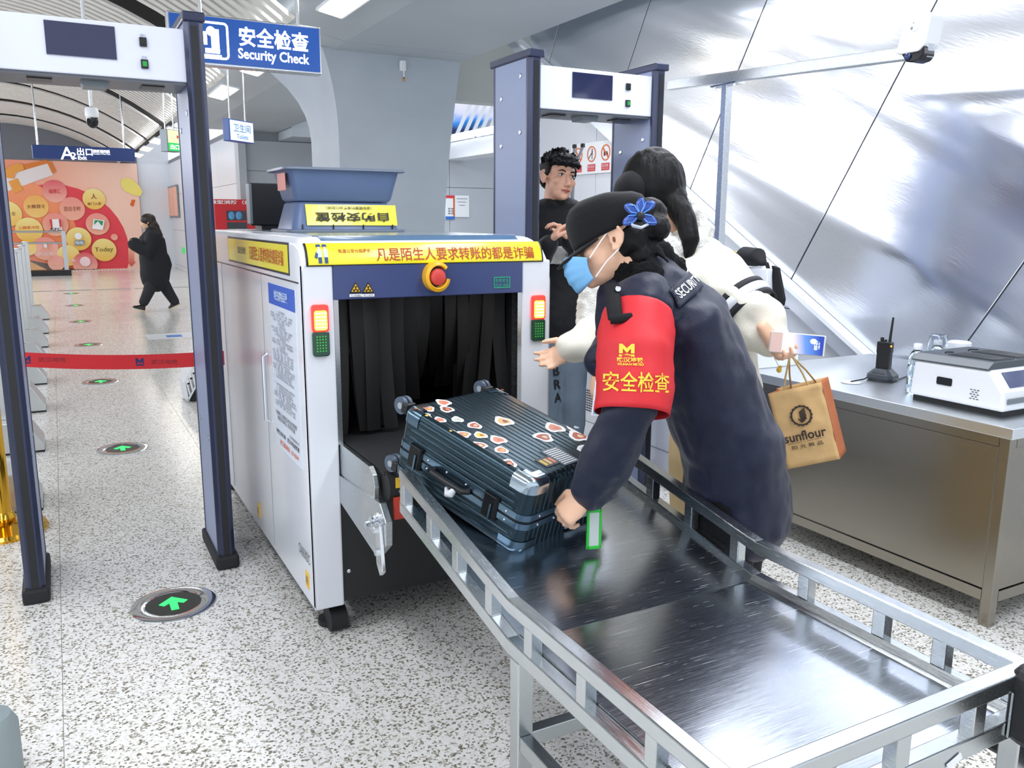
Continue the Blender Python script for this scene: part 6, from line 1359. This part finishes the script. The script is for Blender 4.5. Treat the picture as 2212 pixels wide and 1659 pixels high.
hk = P(1708, 772, 2.79)
for z in (0, 1):
    b = B(); a0, a1 = Bp(-.22, .03, z*.96+.02), Bp(.26, .03, z*.96+.02); q0 = hk+bw*.02*z
    b.tube([a0, a0*.55+q0*.45-bu*.004, q0-bu*.004, q0+bu*.006, a1*.55+q0*.45+bu*.006, a1], .0032, 8); put('handle', b, mat('cord_straw', '#c7a86c', .8), bg_, smooth=True)
ink = mat('ink_darkbrown', '#33231a', .6); Nf = -bw
def onbag(x, y): return Bp(x, y, 0)+Nf*.0075
b = B(); c0 = (.0, .36); R = []
for k in range(97):
    a = 6.2832*k/96; ro = .034*(1+.06*(1 if (k//3) % 2 == 0 else 0)); p = lambda r: onbag(c0[0], c0[1])+bu*r*math.cos(a)+bvv*r*math.sin(a)
    R.append([p(ro), p(.0285), p(.0285)+Nf*.0008, p(ro)+Nf*.0008])
b.loft(R, cap=False); put('printed_emblem', b, ink, bg_)
b = B()
for k in range(5): c = onbag(.03, .30+.03*k); b.obox(c, (bu*.010-bvv*.006), (bu*.0015+bvv*.0025), Nf*.0006)
c = onbag(.0, .42)
b.tube([onbag(-.07, .39), onbag(-.03, .425), onbag(.03, .43), onbag(.07, .40)], [.001, .003, .003, .001], 6); b.tube([onbag(.03, .43), onbag(.07, .375), onbag(.09, .36)], [.002, .002, .001], 6); put('printed_emblem', b, ink, bg_)
text('sunflour', ink, bg_, onbag(-.02, .61), bu, -bvv, .135, .032, bold=.02); text('sunny flour — since 2013 —', ink, bg_, onbag(-.02, .69), bu, -bvv, .12, .006); text('阳 光 粮 品', ink, bg_, onbag(-.02, .745), bu, -bvv, .1, .014, bold=.01)
t = thing('bag_charm', 'small yellow charm dangling beside the paper bag handle', 'charm', P(1684, 800, 2.78)); c = P(1683, 799, 2.775)
b = B(); b.ell(c, .009, .009, .010); b.ell(c+I(.004, -.009), .006, .006, .006); put('figure', b, mat('charm_yellow', '#e6bb45', .4), t, smooth=True)
b = B(); b.tube([c-CD*.01, c+I(-.01, -.03), P(1672, 772, 2.78)], .0012, 6); put('cord', b, chrome, t)

# ---------------------------------------------------------------- young man inside the far gate
bh = P(1205, 690, 4.58); bA, bB_ = bh+I(-.075, 0, 0), bh+I(.075, 0, .06)
by = thing('person', 'young man in black jacket with short black hair standing inside the far gate', 'person', (bh.x, bh.y, 0))
hd_ = Head(P(1207, 385, 4.5), I(.44, .10, -.89), I(.03, -.99, .08), 1.08)
bs = [P(1200, 462, 4.58), P(1202, 500, 4.58), P(1204, 590, 4.58), P(1205, 690, 4.58)]
bR = [P(1122, 480, 4.55), P(1140, 560, 4.45), P(1166, 556, 4.33), P(1186, 528, 4.28)]; bL = [P(1280, 482, 4.62), P(1296, 570, 4.6), P(1262, 560, 4.42), P(1232, 522, 4.32)]
dn = lambda p, z: V((p.x, p.y, z))
b = B(); hd_.flesh(b, P(1201, 448, 4.58)); b.tube(bs, [.14, .17, .15, .15], 16, side=CR, rb=[.08, .1, .1, .1], round_ends=True)
for a in (bR, bL): b.tube(a, [.05, .045, .04, .028], 10, round_ends=True)
for h_ in (bA, bB_): b.tube([h_, dn(h_, .5), dn(h_, .09)], [.085, .06, .042], 12, round_ends=True)
hand(b, P(1188, 524, 4.27), I(.55, -.82, -.1), I(.8, .4, .1), I(-.6, -.5, -.4), curl=(.5, .7, .5), spread=.04, k=1.1); hand(b, P(1230, 520, 4.31), I(-.55, -.8, -.1), I(-.8, .4, .1), I(.5, -.5, -.4), curl=(.5, .7, .5), spread=.04, k=1.1)
blob('body', b, mat('skin_fair', '#ecb597', .45, bump=.03, bscale=120, var=.05, vscale=25), by, voxel=.0052, smooth=3)
hd_.face(by)
blk = mat('jacket_black', '#0e0f13', .7, spec=.3, bump=.15, bscale=120, sheen=.2)
b = B(); b.tube(bs, [.17, .215, .2, .205], 20, side=CR, rb=[.10, .13, .135, .14], round_ends=True)
for a in (bR, bL): b.tube(a, [.085, .075, .065, .05], 14, round_ends=True)
b.tube([P(1196, 452, 4.56), P(1200, 440, 4.56)], [.09, .085], 14); blob('jacket', b, blk, by, voxel=.010, smooth=3, amp=.012, scale=8, amp2=.004, scale2=26)
b = B(); b.tube([P(1203, 540, 4.57), P(1204, 562, 4.57), P(1204, 578, 4.57)], [.215, .222, .212], 22, side=CR, rb=[.145, .15, .146]); blob('fleece_band', b, fleece, by, voxel=.009, smooth=2, amp=.007, scale=40)
b = B()
for h_ in (bA, bB_): b.tube([h_+V((0, 0, .08)), dn(h_, .5), dn(h_, .07)], [.115, .095, .085], 16, round_ends=True)
jn = blob('jeans', b, mat('jeans_grey', '#6f7e8c', .8, bump=.2, bscale=120, var=.25, vscale=5), by, voxel=.010, smooth=2, amp=.012, scale=9)
for h_ in (bA, bB_): shoe(by, dn(h_, 0)+I(-.02, 0, .08)-V((0, 0, 0)), dn(h_, 0)+V((.08, -.2, 0)), MATS['shoe_white'])
jb = bvh(jn)
text('B\nR\nA', blackprint, by, P(1206, 830, 4.4), I(1, -.08, 0), I(-.1, -1, 0), .045, .2, snap=jb, off=.004, bold=.02)
b = B(); hd_.ell(b, -.025, 0, .055, .098, .087, .075, 22); hd_.ell(b, .045, 0, .075, .05, .074, .042); hd_.ell(b, -.06, 0, .0, .052, .079, .06)
for q in (-1, 1): hd_.ell(b, -.0, q*.074, .035, .04, .012, .04)
for i in range(150):
    a = random.uniform(0, 6.28); e = random.uniform(.05, 1.5); f, l, u = math.cos(a)*math.sin(e), math.sin(a)*math.sin(e), math.cos(e)
    p0 = hd_.p(-.02+.085*f, .078*l, .055+.068*u); dirv = (hd_.F*(f*.6+.25)+hd_.L*(l*.7+random.uniform(-.3, .3))+hd_.U*(u*.9+.25)).normalized()
    b.tube([p0, p0+dirv*.016, p0+dirv*.034+hd_.F*.012], [.013, .007, .0018], 6)
for i in range(11): l = -.06+.012*i; p0 = hd_.p(.082-abs(l)*.25, l, .075); b.tube([p0, hd_.p(.1-abs(l)*.3, l+.004, .058), hd_.p(.098-abs(l)*.3, l+.01, .036+.008*(i % 3))], [.013, .010, .003], 6)
blob('hair', b, hairm, by, voxel=.0045, smooth=1, amp=.002, scale=90)
# two wand tips behind his head
b = B()
for x0, y0, x1, y1 in ((1238, 350, 1241, 318), (1246, 352, 1259, 316)):
    b.tube([P(x0, y0, 4.75), P((x0+x1)/2, (y0+y1)/2, 4.75), P(x1, y1, 4.75)], .008, 8)
t = thing('cable_pair', 'pair of grey rods with black caps rising behind the head of the young man', 'rod', P(1240, 420, 4.8)); put('rods', b, mat('rod_grey', '#8d9294', .4), t, smooth=True)
for x1, y1 in ((1241, 316), (1259, 314)): b = B(); b.cyl(P(x1, y1+4, 4.75), P(x1, y1-3, 4.75), .013, 12); put('rod_cap', b, black, t)
b = B(); b.tube([P(1238, 350, 4.75), P(1235, 480, 4.8), V((P(1235, 480, 4.8).x, P(1235, 480, 4.8).y, .02))], .012, 8); put('pole', b, MATS['rod_grey'], t)

# ---------------------------------------------------------------- woman walking in the corridor
WY = 14.5
def w_(px, py, o=0): return onY(px, py, WY+o)
wb = w_(337, 600); wk = thing('person', 'woman in long black coat with long brown hair walking across the corridor', 'person', (wb.x, WY, 0))
wh = Head(w_(319, 479), (-.98, .1, -.12), (-.05, 0, 1), 1.0)
legs = [[w_(330, 598, -.08), w_(322, 628, -.08), w_(311, 652, -.08)], [w_(346, 600, .08), w_(362, 628, .08), w_(377, 651, .08)]]
wa = [w_(330, 512, -.16), w_(318, 545, -.2), w_(292, 528, -.18)]
b = B(); wh.flesh(b, w_(330, 500)); b.tube([w_(332, 508), w_(335, 550), w_(338, 598)], [.14, .14, .14], 14, side=(0, 1, 0), rb=[.09, .1, .1], round_ends=True); b.tube(wa, [.05, .045, .03], 10, round_ends=True)
for l in legs: b.tube(l, [.085, .06, .04], 12, round_ends=True)
hand(b, w_(290, 527, -.18), (-.8, -.1, .5), (0, 0, 1), (0, -1, 0), curl=(.5, .6, .5))
blob('body', b, skin, wk, voxel=.012, smooth=3)
b = B(); b.tube([w_(330, 500), w_(328, 515), w_(332, 555), w_(334, 604)], [.12, .2, .21, .2], 18, side=(0, 1, 0), rb=[.10, .19, .21, .20], round_ends=True); b.tube(wa, [.12, .13, .105], 14, round_ends=True); b.tube([w_(345, 560), w_(352, 575), w_(352, 600)], [.15, .14, .1], 14, round_ends=True)
blob('coat', b, mat('coat_black', '#14171d', .8, bump=.1, bscale=60), wk, voxel=.016, smooth=3, amp=.015, scale=6)
b = B()
for l in legs: b.tube(l, [.11, .09, .075], 14, round_ends=True)
blob('trousers', b, mat('trouser_charcoal', '#24262b', .8), wk, voxel=.016, smooth=2)
b = B(); wh.ell(b, -.015, 0, .03, .115, .095, .1); wh.ell(b, -.07, 0, -.06, .07, .09, .09); b.tube([w_(330, 488), w_(341, 510), w_(348, 528)], [.09, .09, .04], 12, side=(0, 1, 0), rb=[.09, .08, .03], round_ends=True)
blob('hair', b, hairb, wk, voxel=.012, smooth=2, amp=.006, scale=20)
for (h0, t0_), o in zip(((w_(311, 664, -.08), w_(285, 655, -.08)), (w_(391, 656, .08), w_(368, 671, .08))), (0, 1)):
    if o: h0, t0_ = t0_, h0; h0, t0_ = V((h0.x, h0.y, .02)), V((t0_.x, t0_.y, .09)); h0, t0_ = t0_, h0; h0 = w_(389, 658, .08); t0_ = w_(367, 671, .08); t0_.z = .0; h0.z = max(.07, h0.z)
    else: h0.z = .0; t0_.z = .05
    shoe(wk, h0, t0_, black, mat('sole_cream', '#d9d2b4', .6), .05, .085)
# copies of the gate and finishing
dup(g1, (2.16, -.03, 0), 'metal detector gate with a dark screen behind the people at the centre')
flush_text()
